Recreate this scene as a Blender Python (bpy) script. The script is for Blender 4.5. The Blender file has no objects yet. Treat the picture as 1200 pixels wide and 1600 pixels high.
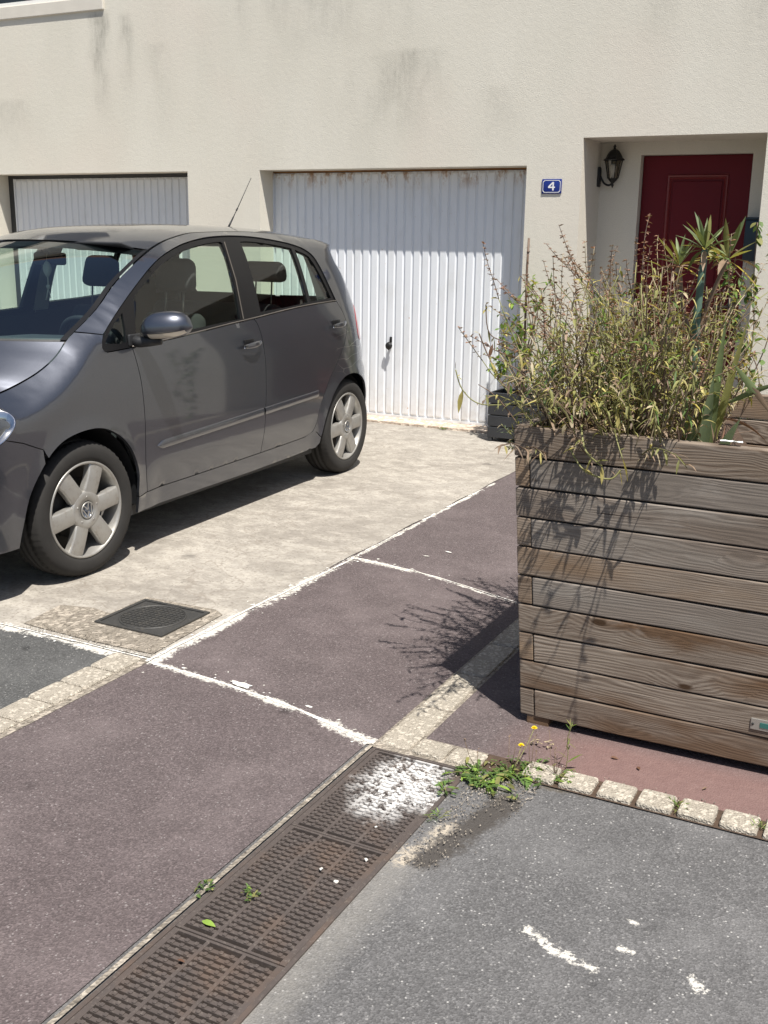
import bpy, bmesh, math, random
import numpy as np
from mathutils import Vector, Matrix
from mathutils import noise as mnoise
from mathutils.geometry import delaunay_2d_cdt
random.seed(7)
S = bpy.context.scene
COL = S.collection
PI = math.pi

# ------------------------------------------------------------------ camera
F_PX, YAW, PITCH, ROLL = 1661.598, -0.470150, 0.252564, 0.015256
CAM = Vector((0.0, -8.0630, 1.54761))
fw = Vector((math.sin(YAW)*math.cos(PITCH), math.cos(YAW)*math.cos(PITCH), -math.sin(PITCH)))
rt = Vector((math.cos(YAW), -math.sin(YAW), 0)); up = rt.cross(fw)
r2 = rt*math.cos(ROLL)+up*math.sin(ROLL); u2 = up*math.cos(ROLL)-rt*math.sin(ROLL)
cd = bpy.data.cameras.new('camera'); cam = bpy.data.objects.new('camera', cd); COL.objects.link(cam)
M = Matrix((r2, u2, -fw)).transposed().to_4x4(); M.translation = CAM
cam.matrix_world = M
cd.sensor_fit = 'HORIZONTAL'; cd.sensor_width = 36; cd.lens = F_PX/1200*36
cd.clip_start = 0.05; cd.clip_end = 500
S.camera = cam
# ------------------------------------------------------------------ world + sun
SUN = Vector((0.37, -0.32, 1.0)).normalized()
W = bpy.data.worlds.new('World'); S.world = W; W.use_nodes = True
wn = W.node_tree; wn.nodes.clear()
sky = wn.nodes.new('ShaderNodeTexSky'); sky.sky_type = 'NISHITA'; sky.sun_disc = False
sky.sun_elevation = math.asin(SUN.z); sky.sun_rotation = math.atan2(SUN.x, SUN.y)
sky.air_density = 1.0; sky.dust_density = 1.6; sky.ozone_density = 1.0
bgn = wn.nodes.new('ShaderNodeBackground'); bgn.inputs[1].default_value = 0.074
wo = wn.nodes.new('ShaderNodeOutputWorld')
wn.links.new(sky.outputs[0], bgn.inputs[0]); wn.links.new(bgn.outputs[0], wo.inputs[0])
ld = bpy.data.lights.new('sun', 'SUN'); ld.energy = 5.0; ld.angle = math.radians(0.53); ld.color = (1, .955, .88)
lo = bpy.data.objects.new('sun', ld); COL.objects.link(lo)
lo.rotation_euler = SUN.to_track_quat('Z', 'Y').to_euler(); lo.location = SUN*20
S.view_settings.view_transform = 'Standard'; S.view_settings.look = 'None'
S.view_settings.exposure = 0.49; S.view_settings.gamma = 1
S.render.engine = 'CYCLES'

# ------------------------------------------------------------------ node helpers
class NT:
    def __init__(s, name):
        s.m = bpy.data.materials.new(name); s.m.use_nodes = True; s.t = s.m.node_tree; s.t.nodes.clear()
        s.out = s.t.nodes.new('ShaderNodeOutputMaterial')
        s.tc = s.t.nodes.new('ShaderNodeTexCoord')
        s.obj = s.tc.outputs['Object']
    def n(s, ty, **k):
        x = s.t.nodes.new(ty)
        for a, b in k.items(): setattr(x, a, b)
        return x
    def put(s, sock, v):
        if isinstance(v, bpy.types.NodeSocket): s.t.links.new(v, sock)
        elif v is not None:
            if hasattr(sock, 'default_value'):
                if sock.type == 'RGBA' and len(v) == 3: v = (*v, 1)
                sock.default_value = v
    def mapv(s, vec=None, sc=(1, 1, 1), loc=(0, 0, 0), rot=(0, 0, 0)):
        x = s.n('ShaderNodeMapping'); s.put(x.inputs[0], vec or s.obj)
        x.inputs['Scale'].default_value = sc; x.inputs['Location'].default_value = loc; x.inputs['Rotation'].default_value = rot
        return x.outputs[0]
    def noise(s, scale, detail=3, rough=.55, vec=None, dist=0, col=False):
        x = s.n('ShaderNodeTexNoise'); s.put(x.inputs['Vector'], vec or s.obj)
        x.inputs['Scale'].default_value = scale; x.inputs['Detail'].default_value = detail
        x.inputs['Roughness'].default_value = rough; x.inputs['Distortion'].default_value = dist
        return x.outputs['Color' if col else 'Fac']
    def vor(s, scale, vec=None, out='Distance', feature='F1', rand=1):
        x = s.n('ShaderNodeTexVoronoi', feature=feature); s.put(x.inputs['Vector'], vec or s.obj)
        x.inputs['Scale'].default_value = scale; x.inputs['Randomness'].default_value = rand
        return x.outputs[out]
    def ramp(s, f, pts, interp='LINEAR'):
        x = s.n('ShaderNodeValToRGB'); s.put(x.inputs[0], f); cr = x.color_ramp; cr.interpolation = interp
        while len(cr.elements) < len(pts): cr.elements.new(.5)
        for e, (p, c) in zip(cr.elements, pts):
            e.position = p; e.color = (c, c, c, 1) if not isinstance(c, tuple) else (*c, 1)
        return x.outputs[0]
    def mix(s, f, a, b, mode='MIX'):
        x = s.n('ShaderNodeMix', data_type='RGBA', blend_type=mode)
        s.put(x.inputs[0], f); s.put(x.inputs[6], a); s.put(x.inputs[7], b); return x.outputs[2]
    def ma(s, op, a, b=None, c=None, clamp=False):
        x = s.n('ShaderNodeMath', operation=op, use_clamp=clamp); s.put(x.inputs[0], a)
        if b is not None: s.put(x.inputs[1], b)
        if c is not None: s.put(x.inputs[2], c)
        return x.outputs[0]
    def xyz(s, vec=None):
        x = s.n('ShaderNodeSeparateXYZ'); s.put(x.inputs[0], vec or s.obj); return x.outputs
    def comb(s, a, b, c):
        x = s.n('ShaderNodeCombineXYZ')
        for i, v in enumerate((a, b, c)): s.put(x.inputs[i], v)
        return x.outputs[0]
    def vadd(s, a, b, op='ADD'):
        x = s.n('ShaderNodeVectorMath', operation=op); s.put(x.inputs[0], a); s.put(x.inputs[1], b); return x.outputs[0]
    def vscale(s, a, f):
        x = s.n('ShaderNodeVectorMath', operation='SCALE'); s.put(x.inputs[0], a); x.inputs[3].default_value = f; return x.outputs[0]
    def bump(s, h, strength=.5, dist=.01, nrm=None):
        x = s.n('ShaderNodeBump'); s.put(x.inputs['Height'], h); x.inputs['Strength'].default_value = strength
        x.inputs['Distance'].default_value = dist
        if nrm: s.put(x.inputs['Normal'], nrm)
        return x.outputs[0]
    def bsdf(s, col, rough=.6, metal=0, normal=None, spec=.5, **k):
        x = s.n('ShaderNodeBsdfPrincipled'); s.put(x.inputs['Base Color'], col); s.put(x.inputs['Roughness'], rough)
        s.put(x.inputs['Metallic'], metal); x.inputs['Specular IOR Level'].default_value = spec
        if normal: s.put(x.inputs['Normal'], normal)
        for a, b in k.items(): s.put(x.inputs[a.replace('_', ' ')], b)
        return x
    def done(s, b):
        s.t.links.new(b.outputs[0] if hasattr(b, 'outputs') else b, s.out.inputs[0]); return s.m

FILL_SEGS = [((-8, -5.15), (-2.45, -5.15), .075), ((-2.445, -5.16), (-2.42, -3.60), .085), ((-2.425, -3.6), (-2.43, -1.7), .034),
             ((-2.45, -5.16), (-2.0, -5.205), .045), ((-2.0, -5.205), (-1.66, -5.27), .05), ((-1.66, -5.27), (-1.41, -5.345), .07), ((-2.42, -3.62), (-2.03, -3.675), .06), ((-2.03, -3.675), (-1.4, -3.89), .026)]
def filler(t, c, segs=FILL_SEGS, thr=.52, ns=5.5):
    o = t.xyz(); flat = t.comb(o[0], o[1], 0.0); k = None
    wob = t.vscale(t.vadd(t.noise(14, 3, .6, col=True), (-.5, -.5, 0)), .03); flat = t.vadd(flat, wob)
    for a, b, w in segs:
        ab = Vector((b[0]-a[0], b[1]-a[1], 0)); pa = t.vadd(flat, (-a[0], -a[1], 0))
        x = t.n('ShaderNodeVectorMath', operation='DOT_PRODUCT'); t.put(x.inputs[0], pa); x.inputs[1].default_value = ab/ab.length_squared
        tt = t.ma('ADD', x.outputs['Value'], 0, clamp=True); y = t.n('ShaderNodeVectorMath', operation='SCALE'); y.inputs[0].default_value = ab; t.put(y.inputs[3], tt)
        z = t.vadd(pa, y.outputs[0], 'SUBTRACT'); z2 = t.xyz(z); d = t.ma('SQRT', t.ma('ADD', t.ma('MULTIPLY', z2[0], z2[0]), t.ma('MULTIPLY', z2[1], z2[1])))
        v = t.ma('SUBTRACT', 1, t.ma('DIVIDE', d, w)); k = v if k is None else t.ma('MAXIMUM', k, v)
    k = t.ma('ADD', k, 0, clamp=True)
    n1 = t.noise(ns, 4, .65, t.mapv(loc=(2, 7, 1))); n2 = t.noise(75, 5, .8)
    q = t.ma('ADD', t.ma('MULTIPLY', k, t.ma('MULTIPLY_ADD', n1, 1.9, -.15)), t.ma('MULTIPLY', t.ma('SUBTRACT', n2, .5), 1.5))
    m = t.ma('MULTIPLY', t.ramp(q, [(thr, 0), (thr+.16, .93)]), t.ramp(k, [(.02, 0), (.12, 1)]))
    return t.mix(m, c, t.mix(t.noise(40, 3), (.50, .475, .42), (.68, .655, .61)))

def simple(name, col, rough=.6, metal=0, var=.12, sc=6, bump=0, bsc=80, spec=.5, **k):
    t = NT(name); f = t.noise(sc, 4)
    c = t.mix(f, tuple(x*(1-var) for x in col), tuple(min(1, x*(1+var)) for x in col))
    nm = t.bump(t.noise(bsc, 3), bump, .003) if bump else None
    return t.done(t.bsdf(c, rough, metal, nm, spec, **k))

def asphalt(name, c1, c2, speck=(.4, .38, .36), speckamt=.965, fill=False, red=False):
    t = NT(name)
    big = t.noise(.9, 4, .6); med = t.noise(7, 4, .6)
    agg = t.vor(210, out='Color'); ag = t.xyz(agg)[0]
    c = t.mix(big, c1, c2)
    c = t.mix(t.ramp(med, [(.3, 0), (.75, .45)]), c, tuple(x*.72 for x in c1))
    c = t.mix(.75, c, t.ramp(ag, [(0, .62), (.55, .95), (.9, 1.28), (1, 1.6)]), 'MULTIPLY')
    # pale worn zones
    c = t.mix(t.ramp(t.noise(2.3, 5, .65, t.mapv(loc=(3, 8, 1))), [(.5, 0), (.75, .35)]), c, tuple(min(1, x*1.7) for x in c2))
    # dark spots (chewing gum, oil)
    v = t.vor(5.0, t.vadd(t.obj, t.vscale(t.noise(14, 3, col=True), .09)))
    rs = t.xyz(t.vor(5.0, t.vadd(t.obj, t.vscale(t.noise(14, 3, col=True), .09)), 'Color'))[1]
    sp = t.ma('MULTIPLY', t.ramp(v, [(.06, 1), (.16, 0)]), t.ramp(rs, [(.62, 0), (.75, .75)]))
    c = t.mix(sp, c, tuple(x*.45 for x in c1))
    # pale grit
    g = t.xyz(t.vor(95, out='Color'))[2]; gd = t.vor(95)
    gs = t.ma('MULTIPLY', t.ramp(g, [(speckamt, 0), (speckamt+.01, .8)]), t.ramp(gd, [(.15, 1), (.3, 0)]))
    c = t.mix(gs, c, speck)
    g2 = t.xyz(t.vor(230, t.mapv(loc=(1, 1, 1)), 'Color'))[1]
    c = t.mix(t.ramp(g2, [(.982, 0), (.987, .35)]), c, speck)
    if red:   # newer, pinker surfacing towards the planter's front
        o = t.xyz(); m = t.ma('MULTIPLY', t.ramp(o[0], [(0, 0), (1, 1)]), 1.0)
        mx = t.ma('MULTIPLY', t.ma('MULTIPLY_ADD', o[0], 3.0, 3.3, True), t.ma('MULTIPLY_ADD', o[1], -6, -29.2, True))
        c = t.mix(t.ma('MULTIPLY', mx, .8), c, t.mix(t.noise(30, 4), (.16, .092, .084), (.235, .145, .13)))
    if fill: c = filler(t, c)
    if name == 'grey_asphalt':
        c = t.mix(t.ma('MULTIPLY', blob(t, (-1.05, -5.9), (-1.08, -8), .12, .2, .9), .5), c, (.27, .255, .23))
        c = t.mix(t.ma('MULTIPLY', blob(t, (-.99, -5.84), (-.91, -5.48), .10), .85), c, t.mix(t.noise(80, 4), (.042, .036, .031), (.075, .066, .058)))
        pale = t.ramp(t.xyz(t.vor(95, t.mapv(loc=(5, 5, 5)), 'Color'))[0], [(.3, .15), (.6, 1)])
        c = t.mix(t.ma('MULTIPLY', blob(t, (-1.05, -5.88), (-1.01, -5.68), .062), pale), c, (.42, .37, .30))
        c = t.mix(t.ma('MULTIPLY', blob(t, (-1.02, -5.60), (-.99, -5.53), .04), pale), c, (.42, .37, .30))
        c = t.mix(t.ma('MULTIPLY', blob(t, (-1.0, -5.36), (-.72, -5.32), .05), .7), c, (.09, .075, .055))
        c = filler(t, c, [(a, b, w*1.6) for a, b, w in MARKS], .56, 26)
    h = t.ma('ADD', t.vor(210), t.ma('MULTIPLY', t.noise(60, 3), .8))
    return t.done(t.bsdf(c, .88, 0, t.bump(h, .5, .004), .25))
MARKS = [((-.655, -6.0), (-.575, -6.035), .03), ((-.575, -6.03), (-.49, -6.06), .024), ((-.455, -5.955), (-.43, -5.96), .018), ((-.465, -5.845), (-.45, -5.85), .014), ((-.29, -5.985), (-.255, -6.01), .022), ((-.34, -5.93), (-.33, -5.93), .008)]
def blob(t, a, b, w, lo=.35, hi=.6, wobs=.05):
    o = t.xyz(); flat = t.vadd(t.comb(o[0], o[1], 0.0), t.vscale(t.vadd(t.noise(11, 3, .6, col=True), (-.5, -.5, 0)), wobs))
    ab = Vector((b[0]-a[0], b[1]-a[1], 0)); pa = t.vadd(flat, (-a[0], -a[1], 0))
    x = t.n('ShaderNodeVectorMath', operation='DOT_PRODUCT'); t.put(x.inputs[0], pa); x.inputs[1].default_value = ab/ab.length_squared
    y = t.n('ShaderNodeVectorMath', operation='SCALE'); y.inputs[0].default_value = ab; t.put(y.inputs[3], t.ma('ADD', x.outputs['Value'], 0, clamp=True))
    ln = t.n('ShaderNodeVectorMath', operation='LENGTH'); t.put(ln.inputs[0], t.vadd(pa, y.outputs[0], 'SUBTRACT'))
    v = t.ma('SUBTRACT', 1, t.ma('DIVIDE', ln.outputs['Value'], w)); v = t.ma('ADD', v, t.ma('MULTIPLY', t.ma('SUBTRACT', t.noise(45, 5, .75), .5), .9))
    return t.ramp(v, [(lo, 0), (hi, 1)])
M_ASPH = asphalt('grey_asphalt', (.108, .106, .107), (.148, .145, .144), (.46, .45, .43), .968)
M_ASPHD = asphalt('dark_grey_asphalt', (.082, .082, .081), (.108, .108, .105), (.5, .48, .45), .955, fill=True)
M_RED = asphalt('plum_asphalt', (.104, .083, .083), (.144, .119, .118), (.42, .39, .38), .978, fill=True, red=True)

def concrete():
    t = NT('driveway_concrete')
    w = t.vadd(t.obj, t.vscale(t.noise(1.4, 4, col=True), .35))
    a = t.noise(1.1, 6, .65, t.mapv(w, (1, 1.35, 1))); b = t.noise(7, 5, .75, t.mapv(w, (1, 1.5, 1))); f = t.noise(55, 4, .7)
    c = t.mix(t.ramp(a, [(.3, 0), (.7, 1)]), (.25, .228, .20), (.375, .348, .308))
    c = t.mix(t.ramp(b, [(.42, 0), (.62, .75)]), c, (.49, .455, .40))
    c = t.mix(t.ramp(t.noise(2.2, 6, .7, t.mapv(w, (1, 1.3, 1), (5, 2, 0))), [(.46, 0), (.66, .7)]), c, (.225, .205, .18))
    c = t.mix(t.ramp(f, [(.35, .38), (.6, 0)]), c, (.19, .165, .135))
    g = t.xyz(t.vor(120, out='Color'))[0]
    c = t.mix(t.ramp(g, [(.93, 0), (.95, .5)]), c, (.16, .14, .12))
    # oil stain where cars stand, faint tyre marks
    v = t.vor(1.7, t.vadd(t.obj, t.vscale(t.noise(11, 3, col=True), .12))); r = t.xyz(t.vor(1.7, t.vadd(t.obj, t.vscale(t.noise(11, 3, col=True), .12)), 'Color'))[0]
    c = t.mix(t.ma('MULTIPLY', t.ramp(v, [(.04, 1), (.09, 0)]), t.ramp(r, [(.4, 0), (.42, .7)])), c, (.1, .09, .08))
    # crazing cracks
    e = t.vor(.9, t.vadd(t.obj, t.vscale(t.noise(3, 4, col=True), .5)), feature='DISTANCE_TO_EDGE')
    c = t.mix(t.ramp(e, [(.002, .5), (.005, 0)]), c, (.2, .17, .14))
    c = filler(t, c, [(a, b, w*.8) for a, b, w in FILL_SEGS[:3]])
    h = t.ma('ADD', t.ma('MULTIPLY', f, 1.0), t.ma('MULTIPLY', b, 1.2))
    return t.done(t.bsdf(c, .9, 0, t.bump(h, .35, .006), .2))
M_CONC = concrete()
def rough_conc(name, c1, c2, c3, sc=90, bst=.9):
    t = NT(name); v = t.xyz(t.vor(sc, out='Color'))[0]
    c = t.mix(t.noise(3.5, 5, .7), c1, c2)
    c = t.mix(t.ramp(v, [(.0, .75), (.35, 0)]), c, c3)
    c = t.mix(t.ramp(t.xyz(t.vor(sc*.6, t.mapv(loc=(2, 3, 1)), 'Color'))[1], [(.72, 0), (.85, .7)]), c, tuple(min(1, x*1.45) for x in c2))
    return t.done(t.bsdf(c, .95, 0, t.bump(t.ma('ADD', t.vor(sc), t.noise(20, 4)), bst, .01), .15))
M_PATCH = rough_conc('pitted_concrete', (.21, .185, .15), (.34, .30, .25), (.13, .11, .09))
M_PAVER = rough_conc('pale_paver_stone', (.30, .27, .22), (.41, .37, .31), (.24, .21, .17), 170, .5)
M_FILL = rough_conc('white_filler', (.58, .555, .50), (.76, .735, .68), (.45, .42, .36), 110, .5)
M_THRESH = rough_conc('threshold_concrete', (.42, .33, .26), (.6, .52, .43), (.3, .2, .15), 60, .5)

def plaster(name='render_plaster', stains=True, shade=1.0):
    t = NT(name); o = t.xyz()
    f = t.noise(130, 3, .6); m = t.noise(28, 4, .6); b = t.noise(.55, 4, .6)
    c = t.mix(t.ramp(b, [(.3, 0), (.7, 1)]), (.65, .615, .53), (.71, .68, .60))
    c = t.mix(t.ramp(t.noise(1.5, 5, .65, t.mapv(sc=(1.6, 1, .5), loc=(4, 0, 2))), [(.45, 0), (.75, .5)]), c, (.59, .565, .49))
    c = t.mix(t.ramp(t.noise(.8, 3, .5, t.mapv(loc=(9, 0, 5))), [(.5, 0), (.75, .5)]), c, (.69, .61, .53))
    c = t.mix(t.ramp(f, [(.3, .35), (.55, 0)]), c, (.48, .455, .39))
    if stains:
        # dark rain streaks (x position, half width, top z, bottom z, strength)
        for (sx, hw, z1, z0, st) in [(-7.06, .19, 3.5, 2.5, .7), (-6.75, .12, 3.46, 2.7, .45), (-3.95, .18, 4.2, 3.0, .4), (-4.0, .6, 3.0, 2.2, .4),
                                     (-4.7, 1.0, 3.6, 2.95, .38), (-2.0, .22, 4.3, 2.8, .5), (-5.5, .13, 3.9, 3.0, .35), (-8.2, .5, 2.8, 2.2, .25), (-3.2, .3, 2.7, 2.15, .22), (-1.2, .35, 3.3, 2.4, .25), (-6.4, .25, 3.2, 2.3, .2)]:
            wx = t.ma('ADD', o[0], t.ma('MULTIPLY', t.ma('SUBTRACT', t.noise(5, 4, .6, t.mapv(sc=(1, 1, .5))), .5), hw*2.2))
            dx = t.ma('DIVIDE', t.ma('ABSOLUTE', t.ma('SUBTRACT', wx, sx)), hw)
            mx = t.ma('SUBTRACT', 1, dx, clamp=True); mx = t.ma('MULTIPLY', mx, mx)
            mz = t.ma('MULTIPLY', t.ma('DIVIDE', t.ma('SUBTRACT', o[2], z0), (z1-z0)*.8, clamp=True), t.ma('DIVIDE', t.ma('SUBTRACT', z1, o[2]), .05, clamp=True))
            k = t.ma('MULTIPLY', t.ma('MULTIPLY', mx, mz), t.ma('MULTIPLY', t.ramp(t.noise(9, 5, .75, t.mapv(sc=(3.5, 1, .7))), [(.3, .25), (.65, 1)]), st))
            c = t.mix(k, c, (.17, .165, .14))
    h = t.ma('ADD', f, t.ma('MULTIPLY', m, .8))
    return t.done(t.bsdf(c, .93, 0, t.bump(h, .34, .006), .15))
M_WALL = plaster()

def whitemetal(name, base=(.76, .785, .82), rusty=True):
    t = NT(name); o = t.xyz()
    c = t.mix(t.noise(3, 4), tuple(x*.93 for x in base), base)
    c = t.mix(t.ramp(t.noise(8, 5, .7, t.mapv(sc=(1, 1, .3))), [(.52, 0), (.75, .3)]), c, (.5, .49, .45))
    # ground splash dirt
    d = t.ma('MULTIPLY', t.ma('SUBTRACT', 1, t.ma('DIVIDE', o[2], .35), clamp=True), t.ramp(t.noise(14, 4), [(.35, 0), (.7, .5)]))
    c = t.mix(d, c, (.4, .35, .28))
    if rusty:
        r = t.ma('MULTIPLY', t.ma('DIVIDE', t.ma('SUBTRACT', o[2], 1.93), .16, clamp=True), t.ramp(t.noise(13, 5, .75, t.mapv(sc=(1, 1, .45))), [(.5, 0), (.62, 1)]))
        c = t.mix(r, c, (.33, .17, .06))
        r2 = t.ramp(t.noise(22, 5, .7, t.mapv(loc=(4, 3, 2))), [(.69, 0), (.73, .8)])
        c = t.mix(r2, c, (.42, .26, .15))
    return t.done(t.bsdf(c, .5, 0, t.bump(t.noise(40, 3), .05, .004), .4))
M_GDOOR = whitemetal('white_painted_metal')
M_GDOOR2 = whitemetal('grey_painted_metal', (.74, .75, .76), False)
M_RUST = simple('rusty_steel', (.26, .13, .05), .85, .2, .6, 18, .4)
M_DKFRAME = simple('dark_frame', (.035, .035, .035), .5)

def wood(name, tint=1.0, br=.95):
    t = NT(name)
    oi = t.n('ShaderNodeObjectInfo'); rnd = oi.outputs['Random']
    off = t.comb(t.ma('MULTIPLY', rnd, 37.0), t.ma('MULTIPLY', rnd, 11.0), t.ma('MULTIPLY', rnd, 23.0))
    v = t.vadd(t.obj, off)
    # knots
    kv = t.vadd(t.mapv(v, (5.5, 5.5, 12.5)), t.vscale(t.noise(3, 2, .5, v, col=True), .3))
    kd = t.vor(1.0, kv); kr = t.xyz(t.vor(1.0, kv, 'Color'))[0]
    kon = t.ramp(kr, [(.70, 0), (.72, 1)])
    kinf = t.ma('MULTIPLY', t.ramp(kd, [(0, 1), (.2, .55), (.7, 0)]), kon)
    x, y, z = t.xyz(v)[:3]
    # x and y both run along boards of the two directions
    w = t.noise(1.0, 3, .5, t.mapv(v, (1.1, 1.1, 7)))
    u = t.ma('ADD', t.ma('MULTIPLY', z, 620), t.ma('ADD', t.ma('MULTIPLY', w, 95), t.ma('MULTIPLY', kinf, 30)))
    ring = t.ma('SINE', u); ring = t.ma('MULTIPLY_ADD', ring, .5, .5)
    fine = t.noise(1.0, 4, .7, t.mapv(v, (6, 6, 260)))
    big = t.noise(1.0, 4, .6, t.mapv(v, (1.5, 1.5, 7), (2, 5, 3)))
    g = t.ma('ADD', t.ma('MULTIPLY', ring, t.ma('MULTIPLY_ADD', t.noise(2.5, 2, .5, v), .7, -.08)), t.ma('MULTIPLY', fine, .85))
    c = t.mix(t.ramp(g, [(.3, 0), (.85, 1)]), (.115*tint, .082*tint, .060*tint), (.345*tint, .29*tint, .238*tint))
    c = t.mix(t.ramp(t.ma('ADD', big, t.ma('MULTIPLY_ADD', rnd, .24, -.12)), [(.42, 0), (.56, br)]), c, t.mix(g, (.040*tint, .023*tint, .013*tint), (.20*tint, .118*tint, .066*tint)))
    c = t.mix(t.ramp(t.ma('FRACT', t.ma('MULTIPLY', rnd, 7.3)), [(.3, .0), (1, .65)]), c, t.mix(g, (.12, .108, .095), (.30, .28, .255)))
    c = t.mix(t.ma('MULTIPLY', t.ramp(t.ma('FRACT', t.ma('MULTIPLY', rnd, 13.7)), [(.4, 0), (1, .9)]), t.ramp(t.noise(2.2, 4, .6, t.mapv(v, (1, 1, 4), (3, 8, 1))), [(.4, .2), (.6, 1)])), c, t.mix(g, (.15, .098, .06), (.38, .275, .185)))
    c = t.mix(t.ma('MULTIPLY', t.ramp(kd, [(.10, 1), (.17, 0)]), kon), c, (.05, .028, .014))
    c = t.mix(t.ramp(t.noise(5, 5, .7, t.mapv(v, (1, 1, 2.5), (7, 7, 7))), [(.58, 0), (.75, .45)]), c, (.33, .30, .27))
    # drying checks
    cr = t.noise(1.0, 3, .6, t.mapv(v, (2.2, 2.2, 130), (1, 9, 4)))
    crk = t.ramp(cr, [(.66, 0), (.69, 1)])
    c = t.mix(t.ma('MULTIPLY', crk, .75), c, (.03, .02, .015))
    h = t.ma('SUBTRACT', g, t.ma('MULTIPLY', crk, 1.2))
    return t.done(t.bsdf(c, .82, 0, t.bump(h, .38, .003), .25))
M_WOOD = wood('weathered_pine', .88)
M_WOODD = wood('weathered_pine_grey', .72, .15)
M_WOODE = wood('weathered_pine_ends', .8, .4)

M_BLACKPL = simple('black_plastic', (.018, .019, .021), .55, 0, .3, 20, .2)
M_ANTHR = simple('anthracite_planter', (.030, .032, .036), .5, 0, .2, 12, .15)
M_SOIL = simple('dry_soil', (.07, .045, .03), .95, 0, .6, 40, .9, 60)
M_DOOR = simple('dark_red_paint', (.115, .004, .009), .5, 0, .12, 3, .06, 30, .25)
M_DOORHI = simple('dark_red_moulding', (.17, .02, .022), .3, 0, .1)
M_IRON = simple('cast_iron_black', (.018, .018, .018), .5, .3, .3, 30, .3)
M_WHITE = simple('white_enamel', (.78, .78, .78), .3)
M_BLUE = simple('blue_enamel', (.012, .03, .20), .25, 0, .1)
M_DKBLUE = simple('dark_teal_metal', (.012, .03, .045), .4)
def glassmat(name, col, refl=.09, rough=.0, ior=1.5):
    t = NT(name)
    tr = t.n('ShaderNodeBsdfTransparent'); tr.inputs[0].default_value = (*col, 1)
    gl = t.n('ShaderNodeBsdfGlossy'); gl.inputs[0].default_value = (1, 1, 1, 1); gl.inputs[1].default_value = rough
    g = t.n('ShaderNodeNewGeometry'); dp = t.n('ShaderNodeVectorMath', operation='DOT_PRODUCT')
    t.put(dp.inputs[0], g.outputs['Incoming']); t.put(dp.inputs[1], g.outputs['Normal'])
    f0 = ((ior-1)/(ior+1))**2*1.6; q = t.ma('SUBTRACT', 1, t.ma('ABSOLUTE', dp.outputs['Value']))
    fr = t.ma('MULTIPLY_ADD', t.ma('POWER', q, 5), 1-f0, f0)      # Schlick, the same from both sides of the pane
    mx = t.n('ShaderNodeMixShader'); t.put(mx.inputs[0], fr)
    t.t.links.new(tr.outputs[0], mx.inputs[1]); t.t.links.new(gl.outputs[0], mx.inputs[2])
    return t.done(mx)
M_GLASS = glassmat('green_tinted_glass', (.78, .88, .81))
M_SCREEN = glassmat('windscreen_glass', (.74, .88, .86), ior=1.8)
M_LGLASS = glassmat('lamp_glass', (.85, .83, .78))
M_LIGHTCOVER = glassmat('headlight_cover', (.93, .95, .95), ior=1.5)

def paint():
    t = NT('grey_metallic_paint')
    fl = t.noise(900, 2, .5)
    c = t.mix(t.ramp(fl, [(.3, 0), (.7, 1)]), (.074, .080, .098), (.120, .129, .154))
    # dried rain dust, heavier low down and blotchy
    o = t.xyz()
    d = t.ma('MULTIPLY', t.ramp(t.noise(3.2, 6, .7), [(.4, .05), (.75, .45)]), t.ma('MULTIPLY_ADD', o[2], -.7, .9, True))
    d2 = t.ma('MULTIPLY', t.ramp(t.noise(2.1, 5, .65, t.mapv(loc=(3, 1, 7))), [(.45, 0), (.8, .25)]), 1.0)
    dust = t.ma('ADD', d, d2, clamp=True)
    c = t.mix(t.ma('MULTIPLY', dust, .5), c, (.085, .083, .085))
    # scratches: thin arcs near the rear arch and along the front door
    sc = t.ramp(t.vor(3.1, t.vadd(t.mapv(sc=(1, 1.2, 5)), t.vscale(t.noise(2, 3, col=True), .6)), feature='DISTANCE_TO_EDGE'), [(.005, 1), (.010, 0)])
    rear = t.ma('MULTIPLY', t.ma('DIVIDE', t.ma('SUBTRACT', o[1], 2.38), .12, clamp=True), t.ma('MULTIPLY', t.ma('DIVIDE', t.ma('SUBTRACT', o[2], .66), .04, clamp=True), t.ma('DIVIDE', t.ma('SUBTRACT', .98, o[2]), .1, clamp=True)))
    c = t.mix(t.ma('MULTIPLY', sc, rear), c, (.55, .55, .55))
    nm = t.bump(t.noise(1.7, 2, .5), .02, .03)
    b = t.bsdf(c, t.ma('MULTIPLY_ADD', dust, .2, .36), .88, nm, .5, Coat_Weight=1.0, Coat_IOR=1.65)
    t.put(b.inputs['Coat Roughness'], t.ma('MULTIPLY_ADD', dust, .12, .045))
    return t.done(b)
M_PAINT = paint()
M_PAINTBLK = simple('black_gloss_trim', (.009, .009, .010), .4, 0, .2, spec=.25)
M_RUBBER = simple('black_rubber', (.016, .016, .016), .75, 0, .3, 30, .2)
def tyre():
    t = NT('tyre_rubber'); o = t.xyz()
    c = t.mix(t.noise(9, 5, .7), (.018, .018, .018), (.042, .039, .036))
    return t.done(t.bsdf(c, .78, 0, t.bump(t.noise(60, 3), .2, .002), .3))
M_TYRE = tyre()
def alloy():
    t = NT('dull_alloy')
    c = t.mix(t.noise(5, 4), (.33, .32, .30), (.43, .42, .395))
    c = t.mix(t.ramp(t.noise(25, 5, .75), [(.5, 0), (.75, .5)]), c, (.2, .16, .12))
    return t.done(t.bsdf(c, .42, .55, None, .5))
M_ALLOY = alloy()
M_CHROME = simple('chrome', (.75, .75, .76), .12, 1, .05)
M_STEEL = simple('brake_steel', (.22, .2, .18), .5, .8, .3)
M_SEAT = simple('seat_cloth', (.035, .035, .037), .9, 0, .2, 30, .3, 300)
M_CABIN = simple('cabin_plastic', (.022, .023, .026), .7, 0, .2)
M_LINER = simple('headliner', (.33, .31, .28), .95)
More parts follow.
